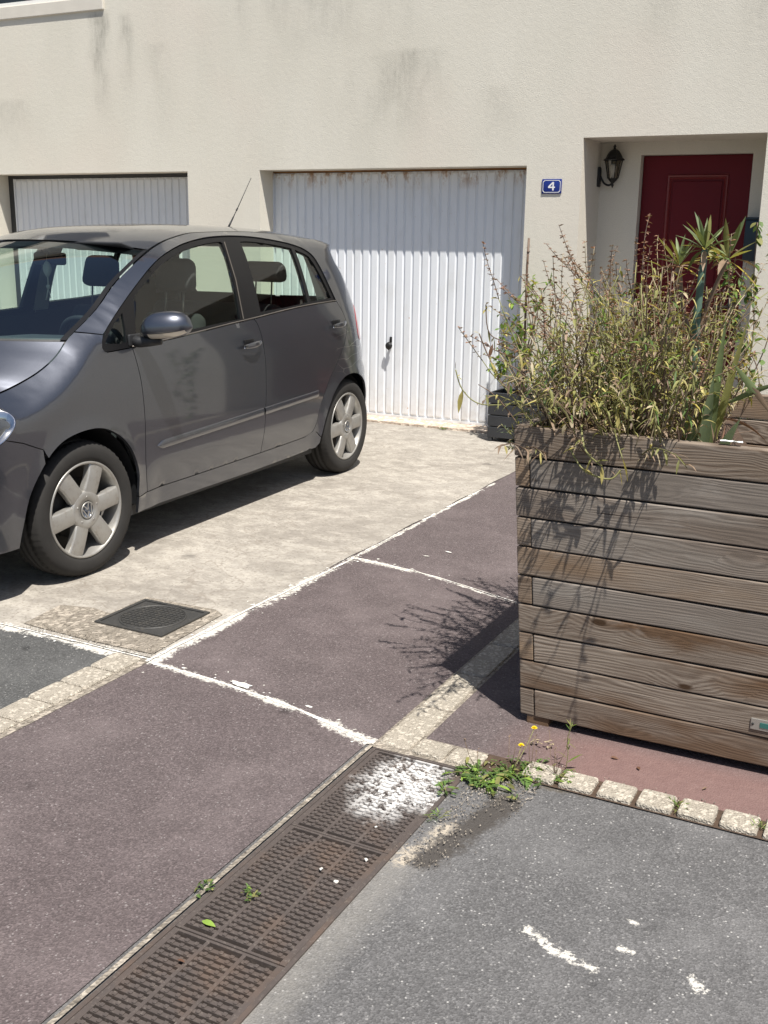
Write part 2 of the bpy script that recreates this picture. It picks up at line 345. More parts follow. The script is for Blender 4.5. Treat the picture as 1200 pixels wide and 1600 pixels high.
M_LENS = simple('lamp_reflector', (.62, .63, .64), .15, .9, .05)
M_REDLENS = simple('red_lens', (.35, .012, .015), .12, 0, .1, Coat_Weight=1.0)
M_ORANGE = simple('clear_indicator', (.58, .53, .45), .15, .2, .08, Coat_Weight=1.0)
M_CREAM = simple('cream_ornament', (.55, .50, .38), .6)
M_EMBL = simple('emblem_blue_grey', (.20, .23, .29), .25, .7)

def leafm(name, c, var=.35, tr=.35):
    t = NT(name)
    at = t.n('ShaderNodeVertexColor'); at.layer_name = 'tone'
    a = t.xyz(at.outputs[0])[0]
    lo = tuple(x*(1-var) for x in c); hi = tuple(min(1, x*(1+var)) for x in c)
    col = t.mix(t.noise(40, 3), lo, hi); col = t.mix(1.0, col, t.ramp(a, [(0, .6), (1, 1.35)]), 'MULTIPLY')
    d = t.bsdf(col, .55, 0, None, .35)
    tl = t.n('ShaderNodeBsdfTranslucent'); t.put(tl.inputs[0], t.mix(1.0, col, (1.3, 1.25, .6), 'MULTIPLY'))
    mx = t.n('ShaderNodeMixShader'); mx.inputs[0].default_value = tr
    t.t.links.new(d.outputs[0], mx.inputs[1]); t.t.links.new(tl.outputs[0], mx.inputs[2])
    return t.done(mx)
L_OLIVE = leafm('olive_leaf', (.235, .235, .085))
L_GREEN = leafm('green_leaf', (.11, .185, .05))
L_BRIGHT = leafm('bright_green_leaf', (.22, .33, .06))
L_YELLOW = leafm('yellowed_leaf', (.46, .40, .15))
L_DRY = leafm('dry_brown_leaf', (.22, .155, .105), tr=.15)
L_RUST = leafm('rusty_bract', (.24, .13, .085), tr=.2)
L_STRAW = leafm('straw_stem', (.36, .30, .19), tr=.1)
L_STEMG = leafm('green_stem', (.25, .245, .10), tr=.1)
L_STEMB = leafm('brown_stem', (.16, .11, .08), tr=.05)
L_GREY = leafm('grey_green_leaf', (.15, .19, .11), .2)
L_FLOWER = leafm('dandelion_yellow', (.75, .60, .02), .1)
L_TRUNK = leafm('blue_green_bark', (.09, .15, .115), .3, tr=.0)

# ------------------------------------------------------------------ mesh builder
class MB:
    def __init__(s): s.v = []; s.f = []; s.m = []; s.sm = []; s.tone = []
    def add(s, vs, fs, mat=0, smooth=False, tone=.5):
        o = len(s.v); s.v += [tuple(p) for p in vs]
        for f in fs: s.f.append(tuple(i+o for i in f)); s.m.append(mat); s.sm.append(smooth); s.tone.append(tone)
    def box(s, x0, x1, y0, y1, z0, z1, mat=0):
        s.add([(x0,y0,z0),(x1,y0,z0),(x1,y1,z0),(x0,y1,z0),(x0,y0,z1),(x1,y0,z1),(x1,y1,z1),(x0,y1,z1)],
              [(0,3,2,1),(4,5,6,7),(0,1,5,4),(1,2,6,5),(2,3,7,6),(3,0,4,7)], mat)
    def tube(s, pts, rad, n=6, mat=0, cap=True, tone=.5, smooth=True):
        pts = [Vector(p) for p in pts]
        if not hasattr(rad, '__len__'): rad = [rad]*len(pts)
        vs = []; prev = None
        for i, p in enumerate(pts):
            d = (pts[min(i+1, len(pts)-1)]-pts[max(i-1, 0)]).normalized()
            a = prev if prev and abs(prev.dot(d)) < .95 else (Vector((0, 0, 1)) if abs(d.z) < .9 else Vector((1, 0, 0)))
            x = (a-d*a.dot(d)).normalized(); y = d.cross(x); prev = x
            for k in range(n):
                t = 2*PI*k/n; vs.append(p+(x*math.cos(t)+y*math.sin(t))*rad[i])
        fs = [(i*n+k, i*n+(k+1) % n, (i+1)*n+(k+1) % n, (i+1)*n+k) for i in range(len(pts)-1) for k in range(n)]
        if cap: fs += [tuple(range(n-1, -1, -1)), tuple((len(pts)-1)*n+k for k in range(n))]
        s.add(vs, fs, mat, smooth, tone)
    def lathe(s, prof, n=32, axis='z', origin=(0, 0, 0), mat=0, smooth=True, close=False):
        vs = []
        for (r, h) in prof:
            for k in range(n):
                t = 2*PI*k/n; c, q = r*math.cos(t), r*math.sin(t)
                p = {'z': (c, q, h), 'x': (h, c, q), 'y': (c, h, q)}[axis]
                vs.append((p[0]+origin[0], p[1]+origin[1], p[2]+origin[2]))
        m = len(prof); R = m if close else m-1
        fs = [(i*n+k, i*n+(k+1) % n, ((i+1) % m)*n+(k+1) % n, ((i+1) % m)*n+k) for i in range(R) for k in range(n)]
        s.add(vs, fs, mat, smooth)
    def grid(s, P, mat=0, smooth=True, flip=False):
        a, b = len(P), len(P[0]); vs = [p for row in P for p in row]
        fs = [(i*b+j, i*b+j+1, (i+1)*b+j+1, (i+1)*b+j) for i in range(a-1) for j in range(b-1)]
        if flip: fs = [tuple(reversed(f)) for f in fs]
        s.add(vs, fs, mat, smooth)
    def leaf(s, base, d, L, w, droop=.3, mat=0, seg=4, side=None, tone=None, fold=.25, peak=.4):
        d = Vector(d).normalized(); p = Vector(base)
        side = side or d.cross(Vector((random.uniform(-.4, .4), random.uniform(-.4, .4), 1))).normalized()
        if side.length < .1: side = Vector((1, 0, 0))
        vs = []; st = L/seg
        for i in range(seg+1):
            t = i/seg; ww = w*.5*max(.06, math.sin(PI*min(1, (t/peak)*.5 if t < peak else .5+.5*(t-peak)/(1-peak))))
            nrm = side.cross(d).normalized()
            if i == seg: vs.append(p.copy())
            else: vs += [p-side*ww+nrm*ww*fold, p.copy(), p+side*ww+nrm*ww*fold]
            d = (d+Vector((0, 0, -droop/seg))).normalized(); p = p+d*st
        fs = []
        for i in range(seg-1):
            a = i*3; fs += [(a, a+1, a+4, a+3), (a+1, a+2, a+5, a+4)]
        a = (seg-1)*3; fs += [(a, a+1, a+3), (a+1, a+2, a+3)]
        s.add(vs, fs, mat, True, random.random() if tone is None else tone)
    def clean_box(s, *a, bevel=.004, mat=0, smooth=False): s.rbox(*a, bevel=bevel, mat=mat, smooth=smooth)
    def rbox(s, c, size, bevel=.01, rot=None, mat=0, seg=2, smooth=True, taper=None):
        bm = bmesh.new(); bmesh.ops.create_cube(bm, size=1)
        for v in bm.verts:
            if taper and v.co.z > 0: v.co.x *= taper[0]; v.co.y *= taper[1]
            v.co.x *= size[0]; v.co.y *= size[1]; v.co.z *= size[2]
        if bevel: bmesh.ops.bevel(bm, geom=list(bm.edges), offset=bevel, segments=seg, profile=.5, affect='EDGES')
        R = rot or Matrix(); C = Vector(c)
        bm.verts.index_update()
        s.add([C+(R @ v.co) for v in bm.verts], [[v.index for v in f.verts] for f in bm.faces], mat, smooth)
        bm.free()
    def build(s, name, mats, parent=None, xf=None):
        me = bpy.data.meshes.new(name); vs = s.v
        if xf: vs = [tuple(xf @ Vector(p)) for p in vs]
        me.from_pydata(vs, [], s.f)
        mats = mats if isinstance(mats, (list, tuple)) else [mats]
        for m in mats: me.materials.append(m)
        me.polygons.foreach_set('material_index', s.m); me.polygons.foreach_set('use_smooth', s.sm)
        if any('tone' in [n.layer_name for n in m.node_tree.nodes if n.type == 'VERTEX_COLOR'] for m in mats):
            ca = me.color_attributes.new('tone', 'FLOAT_COLOR', 'CORNER'); arr = []
            for p, t in zip(me.polygons, s.tone): arr += [t, t, t, 1]*p.loop_total
            ca.data.foreach_set('color', arr)
        me.update()
        o = bpy.data.objects.new(name, me); COL.objects.link(o)
        if parent: o.parent = parent
        return o
def thing(name, label, cat, loc=(0, 0, 0), rz=0, group=None):
    o = bpy.data.objects.new(name, None); o.empty_display_size = .1; COL.objects.link(o)
    o.location = loc; o.rotation_euler = (0, 0, rz); return tag(o, label, cat, group)
def tag(o, label, cat, group=None, kind=None):
    o['label'] = label; o['category'] = cat
    if group: o['group'] = group
    if kind: o['kind'] = kind
    return o
def struct(o): o['kind'] = 'structure'; return o

def inside(p, poly):
    x, y = p; c = False; j = len(poly)-1
    for i in range(len(poly)):
        xi, yi = poly[i]; xj, yj = poly[j]
        if (yi > y) != (yj > y) and x < (xj-xi)*(y-yi)/(yj-yi)+xi: c = not c
        j = i
    return c
def seglen(a, b): return math.hypot(a[0]-b[0], a[1]-b[1])
def densify(poly, step):
    out = []
    for i, a in enumerate(poly):
        b = poly[(i+1) % len(poly)]; n = max(1, int(math.ceil(seglen(a, b)/step)))
        for k in range(n): out.append((a[0]+(b[0]-a[0])*k/n, a[1]+(b[1]-a[1])*k/n))
    return out
def dist_poly(p, poly):
    P = np.array(poly); Q = np.roll(P, -1, 0); d = Q-P; w = np.array(p)-P
    t = np.clip((w*d).sum(1)/np.maximum((d*d).sum(1), 1e-12), 0, 1)
    e = w-d*t[:, None]; return math.sqrt((e*e).sum(1).min())
def inset_poly(poly, d):
    n = len(poly); A = sum(poly[i][0]*poly[(i+1) % n][1]-poly[(i+1) % n][0]*poly[i][1] for i in range(n))
    sg = 1 if A > 0 else -1; out = []
    for i in range(n):
        a, b, c = poly[i-1], poly[i], poly[(i+1) % n]
        def nr(p, q):
            l = max(1e-9, seglen(p, q)); return (-(q[1]-p[1])/l*sg, (q[0]-p[0])/l*sg)
        n1, n2 = nr(a, b), nr(b, c); mx, my = n1[0]+n2[0], n1[1]+n2[1]; l2 = mx*mx+my*my
        k = 2/max(l2, .8); out.append((b[0]+mx*d*k, b[1]+my*d*k))
    return out
def triang(outline, holes, step):
    """triangulate a 2D region with interior grid points"""
    o = densify(outline, step); H = [densify(h, step) for h in holes]
    pts = list(o); edges = [(i, (i+1) % len(o)) for i in range(len(o))]
    for h in H:
        b = len(pts); pts += h; edges += [(b+i, b+(i+1) % len(h)) for i in range(len(h))]
    xs = [p[0] for p in o]; ys = [p[1] for p in o]
    nx = int((max(xs)-min(xs))/step)+1; ny = int((max(ys)-min(ys))/(step*.866))+1
    for j in range(1, ny+1):
        for i in range(0, nx+1):
            p = (min(xs)+(i+.5*(j % 2))*step, min(ys)+j*step*.866)
            if inside(p, o) and dist_poly(p, o) > step*.42 and all((not inside(p, h)) and dist_poly(p, h) > step*.42 for h in H):
                pts.append(p)
    r = delaunay_2d_cdt([Vector(p) for p in pts], edges, [], 0, 1e-6)
    V = [tuple(v) for v in r[0]]; F = []
    for f in r[2]:
        c = (sum(V[i][0] for i in f)/len(f), sum(V[i][1] for i in f)/len(f))
        if inside(c, o) and not any(inside(c, h) for h in H): F.append(list(f))
    return V, F, o, H
def cr(pts, n=6):
    """Catmull-Rom through points"""
    P = [pts[0]]+list(pts)+[pts[-1]]; out = []
    for i in range(1, len(P)-2):
        p0, p1, p2, p3 = P[i-1:i+3]
        for k in range(n):
            t = k/n
            out.append(tuple(.5*((2*b)+(-a+c)*t+(2*a-5*b+4*c-d)*t*t+(-a+3*b-3*c+d)*t**3) for a, b, c, d in zip(p0, p1, p2, p3)))
    out.append(tuple(pts[-1])); return out
class Curve:
    """smooth interpolation of a table"""
    def __init__(s, pts):
        s.x = [p[0] for p in pts]; s.y = [p[1] for p in pts]; n = len(pts); d = [(s.y[i+1]-s.y[i])/(s.x[i+1]-s.x[i]) for i in range(n-1)]
        s.m = [d[0]]+[(0 if d[i-1]*d[i] < 0 else 2*d[i-1]*d[i]/(d[i-1]+d[i]) if d[i-1]+d[i] else 0) for i in range(1, n-1)]+[d[-1]]
    def __call__(s, x):
        if x <= s.x[0]: return s.y[0]
        if x >= s.x[-1]: return s.y[-1]
        i = max(j for j in range(len(s.x)) if s.x[j] <= x); i = min(i, len(s.x)-2)
        h = s.x[i+1]-s.x[i]; t = (x-s.x[i])/h
        return ((1+2*t)*(1-t)**2*s.y[i]+t*(1-t)**2*h*s.m[i]+t*t*(3-2*t)*s.y[i+1]+t*t*(t-1)*h*s.m[i+1])
# ================================================================== GROUND
def sheet(name, outline, z, mat, holes=(), parent=None):
    V, F, o, H = triang(outline, list(holes), 3.0)
    mb = MB(); mb.add([(x, y, z) for x, y in V], F)
    ob = mb.build(name, mat, parent)
    me = ob.data; me.update()
    if me.polygons and me.polygons[0].normal.z < 0: me.flip_normals()
    for p in me.polygons: pass
    bm = bmesh.new(); bm.from_mesh(me); bmesh.ops.recalc_face_normals(bm, faces=bm.faces)
    if sum(f.normal.z for f in bm.faces) < 0: bmesh.ops.reverse_faces(bm, faces=bm.faces)
    bm.to_mesh(me); bm.free(); return ob
DX0, DX1, DY0, DY1 = -1.395, -1.072, -8.36, -5.36     # drain opening
struct(sheet('ground', [(-80, -90), (80, -90), (80, 60), (-80, 60)], 0, M_ASPH, [[(DX0, DY0), (DX1, DY0), (DX1, DY1), (DX0, DY1)]]))
struct(sheet('parking_bay', [(-16, -14), (-2.62, -14), (-2.60, -5.14), (-16, -5.14)], .003, M_ASPHD))
struct(sheet('pavement', [(-2.455, -14), (-1.425, -14), (-1.425, -5.355), (-1.40, -5.345), (-1.40, -.0), (-2.44, -.0), (-2.45, -5.15), (-2.455, -5.2)], .004, M_RED))
struct(sheet('footway', [(-1.285, -5.24), (9, -5.235), (9, 0), (-1.285, 0)], .0045, M_RED))
edge = [(-2.45, -5.13)]
edge += [(-2.445+.006*math.sin(y*9)+.01*mnoise.noise(Vector((0, y*3, 0))), y) for y in [-4.9+.12*i for i in range(41)]]
struct(sheet('driveway', edge+[(-2.44, 0.0), (-2.44, .26), (-16, .26), (-16, -5.13)], .0058, M_CONC))
struct(sheet('patched_concrete', [(-3.14, -5.10), (-3.17, -4.86), (-3.02, -4.82), (-2.915, -4.84), (-2.92, -4.60), (-2.56, -4.585), (-2.50, -4.62), (-2.475, -5.105), (-2.8, -5.115)], .0095, M_PATCH,
             [[(-2.897, -4.955), (-2.553, -4.955), (-2.553, -4.635), (-2.897, -4.635)]]))

def ragged(name, path, w0, w1, mat, z, seed=0, flecks=0, fw=.05):
    """ragged ribbon of filler smeared along a joint, with loose flecks beside it"""
    P = cr(path, 30); mb = MB(); rnd = random.Random(seed); L = []; Rr = []
    n = len(P); dist = 0
    for i, p in enumerate(P):
        a = P[max(0, i-1)]; b = P[min(n-1, i+1)]; d = Vector((b[0]-a[0], b[1]-a[1], 0)).normalized(); s = Vector((-d.y, d.x, 0))
        if i: dist += seglen(P[i-1], p)
        t = i/(n-1); w = w0+(w1-w0)*t
        k1 = w*(.5+.9*max(0, mnoise.noise(Vector((dist*9, seed, 0)))+.25)+.3*mnoise.noise(Vector((dist*45, seed, 5))))
        k2 = w*(.5+.9*max(0, mnoise.noise(Vector((dist*8, seed+9, 0)))+.25)+.3*mnoise.noise(Vector((dist*40, seed, 15))))
        q = Vector((p[0], p[1], z)); L.append(q+s*max(k1, .002)); Rr.append(q-s*max(k2, .002))
    mb.grid([L, Rr], smooth=False)
    for i in range(flecks):
        p = rnd.choice(P); r = rnd.uniform(.0012, .0045)*rnd.choice((1, 1, 1.7)); off = rnd.gauss(0, fw); off2 = rnd.gauss(0, .02)
        a = P[0]; b = P[-1]; d = Vector((b[0]-a[0], b[1]-a[1], 0)).normalized(); s = Vector((-d.y, d.x, 0))
        c = Vector((p[0], p[1], z))+s*off+d*off2; m = rnd.randint(4, 7)
        el = rnd.uniform(1, 2.2); th = rnd.uniform(0, PI)
        pts = []
        for k in range(m):
            t = 2*PI*k/m; rr = r*rnd.uniform(.6, 1.2); x, y = rr*el*math.cos(t), rr*math.sin(t)
            pts.append(c+Vector((x*math.cos(th)-y*math.sin(th), x*math.sin(th)+y*math.cos(th), 0)))
        mb.add(pts, [tuple(range(m))])
    ob = mb.build(name, mat)
    bm = bmesh.new(); bm.from_mesh(ob.data)
    for f in bm.faces:
        if f.normal.z < 0: f.normal_flip()
    bm.to_mesh(ob.data); bm.free(); return struct(ob)
ragged('filler_line', [(-6.2, -5.145), (-4.5, -5.14), (-3.22, -5.14), (-2.8, -5.14), (-2.45, -5.145)], .006, .006, M_FILL, .0071, 1, 120, .035)
ragged('filler_line', [(-2.455, -5.17), (-2.45, -4.6), (-2.43, -4.1), (-2.415, -3.62)], .010, .007, M_FILL, .0072, 2, 80, .03)
ragged('filler_line', [(-2.425, -3.66), (-2.425, -3.3), (-2.43, -2.9)], .004, .003, M_FILL, .0071, 3, 30, .02)
for i, (a, b, w) in enumerate([(-2.8, -2.62, .012), (-2.45, -2.26, .014), (-2.12, -1.93, .011)]):
    ragged('filler_line', [(-2.432, a), (-2.428, (a+b)/2), (-2.43, b)], w, w*.6, M_FILL, .0073, 14+i, 12, .02)
ragged('filler_line', [(-2.45, -5.165), (-2.2, -5.18), (-2.0, -5.205), (-1.8, -5.235), (-1.64, -5.275), (-1.41, -5.345)], .008, .009, M_FILL, .0055, 4, 40, .035)
ragged('filler_line', [(-2.42, -3.62), (-2.2, -3.645), (-2.03, -3.675), (-1.8, -3.74), (-1.48, -3.85)], .010, .003, M_FILL, .0055, 5, 20, .04)
for i, (x, y, r) in enumerate([(-2.02, -5.175, .028), (-2.05, -3.3, .012), (-2.12, -3.42, .010)]):
    mb = MB(); rnd = random.Random(50+i); m = 26
    th = rnd.uniform(-.5, .2)
    pts = []
    for k in range(m):
        t = 2*PI*k/m; rr = r*(1+.55*mnoise.noise(Vector((math.cos(t)*1.4, math.sin(t)*1.4, i*3.3))) + .25*rnd.uniform(-1, 1)); a, b = rr*1.75*math.cos(t), rr*.5*math.sin(t)
        pts.append((x+a*math.cos(th)-b*math.sin(th), y+a*math.sin(th)+b*math.cos(th), .0085))
    c = len(pts); mb.add(pts+[(x, y, .0085)], [(k, (k+1) % m, c) for k in range(m)]); struct(mb.build('paint_mark', M_FILL))

def paver_row(name, x0, x1, y0, y1, along, n, seed, gap=.006, z=.0145):
    mb = MB(); rnd = random.Random(seed)
    for i in range(n):
        a = i/n; b = (i+1)/n
        if along == 'y': X0, X1, Y0, Y1 = x0, x1, y0+(y1-y0)*a+gap/2, y0+(y1-y0)*b-gap/2
        else: X0, X1, Y0, Y1 = x0+(x1-x0)*a+gap/2, x0+(x1-x0)*b-gap/2, y0, y1
        dz = rnd.uniform(-.002, .0025)
        # irregular worn outline
        cx, cy = (X0+X1)/2, (Y0+Y1)/2; hw, hh = abs(X1-X0)/2, abs(Y1-Y0)/2; ring = []; m = 28
        for k in range(m):
            t = 2*PI*k/m; c, s_ = math.cos(t), math.sin(t)
            q = .16; px = math.copysign(abs(c)**q, c)*hw; py = math.copysign(abs(s_)**q, s_)*hh
            e = 1-.02*rnd.random()-.03*abs(mnoise.noise(Vector((cx*9+c*2, cy*9+s_*2, seed))))
            ring.append((cx+px*e, cy+py*e))
        vs = [(x, y, .001) for x, y in ring]+[(cx+(x-cx)*.985, cy+(y-cy)*.985, z+dz-.004) for x, y in ring]+[(cx+(x-cx)*.93, cy+(y-cy)*.93, z+dz) for x, y in ring]
        fs = [(r*m+k, r*m+(k+1) % m, (r+1)*m+(k+1) % m, (r+1)*m+k) for r in range(2) for k in range(m)]+[tuple(2*m+k for k in range(m))]
        mb.add(vs, fs, 0, False)
    return struct(mb.build(name, M_PAVER))
struct(sheet('paving_bed', [(-2.625, -13), (-2.455, -13), (-2.445, -5.15), (-2.60, -5.15)], .0055, M_PATCH))
struct(sheet('paving_bed', [(-1.405, -5.365), (-1.275, -5.365), (-1.27, -5.36), (-1.06, -5.36), (-1.06, -5.235), (-1.275, -5.235), (-1.275, -.02), (-1.405, -.02)], .0052, M_PATCH))
struct(sheet('paving_bed', [(-1.058, -5.338), (9, -5.335), (9, -5.236), (-1.058, -5.236)], .0052, M_SOIL))
paver_row('paving_strip', -2.605, -2.475, -9.0, -5.16, 'y', 25, 3, .004, .0125)
paver_row('paving_strip', -1.395, -1.285, -5.34, -.2, 'y', 16, 4, .0015, .0115)
paver_row('paving_strip', -1.28, -1.05, -5.345, -5.25, 'x', 2, 5, .004, .0125)
paver_row('paving_strip', -.93, 6.6, -5.333, -5.238, 'x', 66, 6, .012, .018)
# drain collar
struct(sheet('drain_collar', [(-1.410, -13), (-1.397, -13), (-1.397, -5.362), (-1.410, -5.352)], .009, M_PATCH))
# dirt and damp patch at the drain's corner
def dirtm():
    t = NT('damp_silt'); n = t.noise(60, 4, .7)
    c = t.mix(n, (.05, .04, .033), (.11, .09, .07)); c = t.mix(t.ramp(t.xyz(t.vor(150, out='Color'))[0], [(.86, 0), (.9, .6)]), c, (.3, .26, .2))
    return t.done(t.bsdf(c, .9, 0, t.bump(n, .6, .005)))
M_DIRT = dirtm()

# ---- manhole cover
mh = thing('manhole_cover', 'square dark iron manhole cover with ring and grid pattern in the pale concrete', 'manhole cover', (-2.725, -4.795, 0))
mb = MB(); w, h = .172, .16
for (a, b, c, d) in ((-w, w, -h, -h+.016), (-w, w, h-.016, h), (-w, -w+.016, -h+.016, h-.016), (w-.016, w, -h+.016, h-.016)): mb.box(a, b, c, d, 0, .0165)
def ironm():
    t = NT('worn_cast_iron'); c = t.mix(t.noise(12, 5, .7), (.045, .045, .043), (.085, .082, .078))
    c = t.mix(t.ramp(t.noise(40, 4, .7), [(.55, 0), (.7, .5)]), c, (.16, .145, .12))
    return t.done(t.bsdf(c, .55, .35, t.bump(t.noise(150, 3), .3, .002)))
M_WIRON = ironm()
mb.build('frame', M_WIRON, mh)
mb = MB(); mb.box(-w+.018, w-.018, -h+.018, h-.018, 0, .0125)
mb.lathe([(.139, .0125), (.139, .0175), (.132, .0175), (.132, .0125)], 48)
for i in range(-6, 7):
    x = i*.021; hh = math.sqrt(max(0, .128**2-x*x))
    mb.box(x-.0022, x+.0022, -hh, hh, .0125, .0158); mb.box(-hh, hh, x-.0022, x+.0022, .0125, .0161)
mb.build('lid', M_WIRON, mh)

# ---- channel drain with slotted grates
M_CHAN = simple('shade_dark_channel', (.014, .012, .011), .9, 0, .4, 20, .3)  # near-black colour paints in the shade below the grate slots
ch = MB()
for (a, b, c, d, e, f) in ((DX0, DX0+.012, DY0, DY1, -.16, -.02), (DX1-.012, DX1, DY0, DY1, -.16, -.02), (DX0+.012, DX1-.012, DY1-.012, DY1, -.16, -.02)): ch.box(a, b, c, d, e, f)
frm = MB()
for (a, b, c, d, e, f) in ((DX0, DX0+.012, DY0, DY1, -.0199, .0045), (DX1-.012, DX1, DY0, DY1, -.0199, .0045), (DX0+.012, DX1-.012, DY1-.012, DY1, -.0199, .0045)): frm.box(a, b, c, d, e, f)
ch.box(DX0, DX1, DY0, DY1, -.2, -.16)
dr = thing('drain_channel', 'long rusty slotted drain between plum and grey asphalt, splashed white at its far end', 'drain', ((DX0+DX1)/2, DY1, 0))
inv = Matrix.Translation((-(DX0+DX1)/2, -DY1, 0))
ch.build('channel', M_CHAN, dr, inv)
def gratem():
    t = NT('rusty_grate_iron'); n = t.noise(16, 5, .7); c = t.mix(n, (.054, .045, .041), (.112, .089, .079))
    c = t.mix(t.ramp(t.noise(5, 4, .6), [(.5, 0), (.7, .5)]), c, (.14, .09, .062))
    c = t.mix(t.ramp(t.noise(90, 4, .7), [(.55, 0), (.7, .5)]), c, (.20, .17, .145))
    o = t.xyz()   # white paint spill near the far end
    wx = t.vadd(t.obj, t.vscale(t.noise(9, 4, .7, col=True), .16)); d = t.n('ShaderNodeVectorMath', operation='DISTANCE')
    t.put(d.inputs[0], t.mapv(wx, (1, .62, 1))); d.inputs[1].default_value = (.10, -.05, .08)
    k = t.ma('MULTIPLY', t.ramp(d.outputs['Value'], [(.07, 1), (.155, 0)]), t.ramp(t.noise(32, 5, .75), [(.42, .0), (.52, .95)]))
    d2 = t.n('ShaderNodeVectorMath', operation='DISTANCE'); t.put(d2.inputs[0], t.mapv(wx, (1, 1, 1))); d2.inputs[1].default_value = (.18, -.12, .08)
    k2 = t.ma('MULTIPLY', t.ramp(d2.outputs['Value'], [(.05, 1), (.1, 0)]), t.ramp(t.noise(45, 5, .75), [(.45, .0), (.55, .9)]))
    c = t.mix(t.ma('MAXIMUM', k, k2), c, (.74, .73, .71))
    return t.done(t.bsdf(c, .75, .15, t.bump(n, .3, .003)))
M_GRATE = gratem()
x0, x1 = DX0+.0125, DX1-.0125; GL = .5
def grate_mb():
    mb = MB(); Wd = x1-x0; zt = .004
    def bx(a, b, c, d, z0=-.03, z1=zt):
        mb.rbox(((a+b)/2, (c+d)/2, (z0+z1)/2), (b-a, d-c, z1-z0), .0015, seg=1, smooth=False)
    bx(-Wd/2, -Wd/2+.016, -GL+.002, -.002); bx(Wd/2-.016, Wd/2, -GL+.002, -.002)
    for e in (0, 1): bx(-Wd/2+.016, Wd/2-.016, (-.009 if e else -GL+.002), (-.002 if e else -GL+.009))
    n = 25; pitch = (GL-.018)/n
    cols = [(-Wd/2+.016, -.054), (-.044, .044), (.054, Wd/2-.016)]
    for (a, b) in ((-.054, -.044), (.044, .054)): bx(a, b, -GL+.009, -.009)
    for j in range(1, n):
        y = -GL+.009+j*pitch
        for ci, (a, b) in enumerate(cols):
            yy = y
            bx(a-.0005, b+.0005, yy-.0055, yy+.0055, -.024, zt-.0012)
            for q in range(3):
                xx = a+(b-a)*(q+.5)/3; mb.rbox((xx, yy, zt-.0008), (.010, .010, .006), .0015, seg=1, smooth=False)
    return mb
g0 = None
for i in range(6):
    if g0 is None:
        g0 = grate_mb().build('grate', M_GRATE, dr); o = g0
    else:
        o = g0.copy(); COL.objects.link(o); o.parent = dr
    o.location = (0, -.012-i*GL, random.uniform(-.001, .001)); o.rotation_euler = (0, 0, random.uniform(-.003, .003))
# real position offset so the pattern texture is per grate; only the far one carries the spill
gm = NT('x'); bpy.data.materials.remove(gm.m)
def gratem2():
    t = NT('rusty_grate_iron_plain'); n = t.noise(16, 5, .7, t.mapv(loc=(3, 7, 0))); c = t.mix(n, (.054, .045, .041), (.112, .089, .079))
    c = t.mix(t.ramp(t.noise(5, 4, .6), [(.5, 0), (.7, .6)]), c, (.14, .09, .062))
    c = t.mix(t.ramp(t.noise(90, 4, .7), [(.55, 0), (.7, .5)]), c, (.20, .17, .145))
    return t.done(t.bsdf(c, .75, .15, t.bump(n, .3, .003)))
M_GRATE2 = gratem2()
frm.build('frame', M_GRATE2, dr, inv)
for o in dr.children:
    if o.name.startswith('grate') and o is not g0:
        o.data = g0.data.copy() if o.name == 'grate.001' else bpy.data.objects['grate.001'].data
bpy.data.objects['grate.001'].data.materials[0] = M_GRATE2

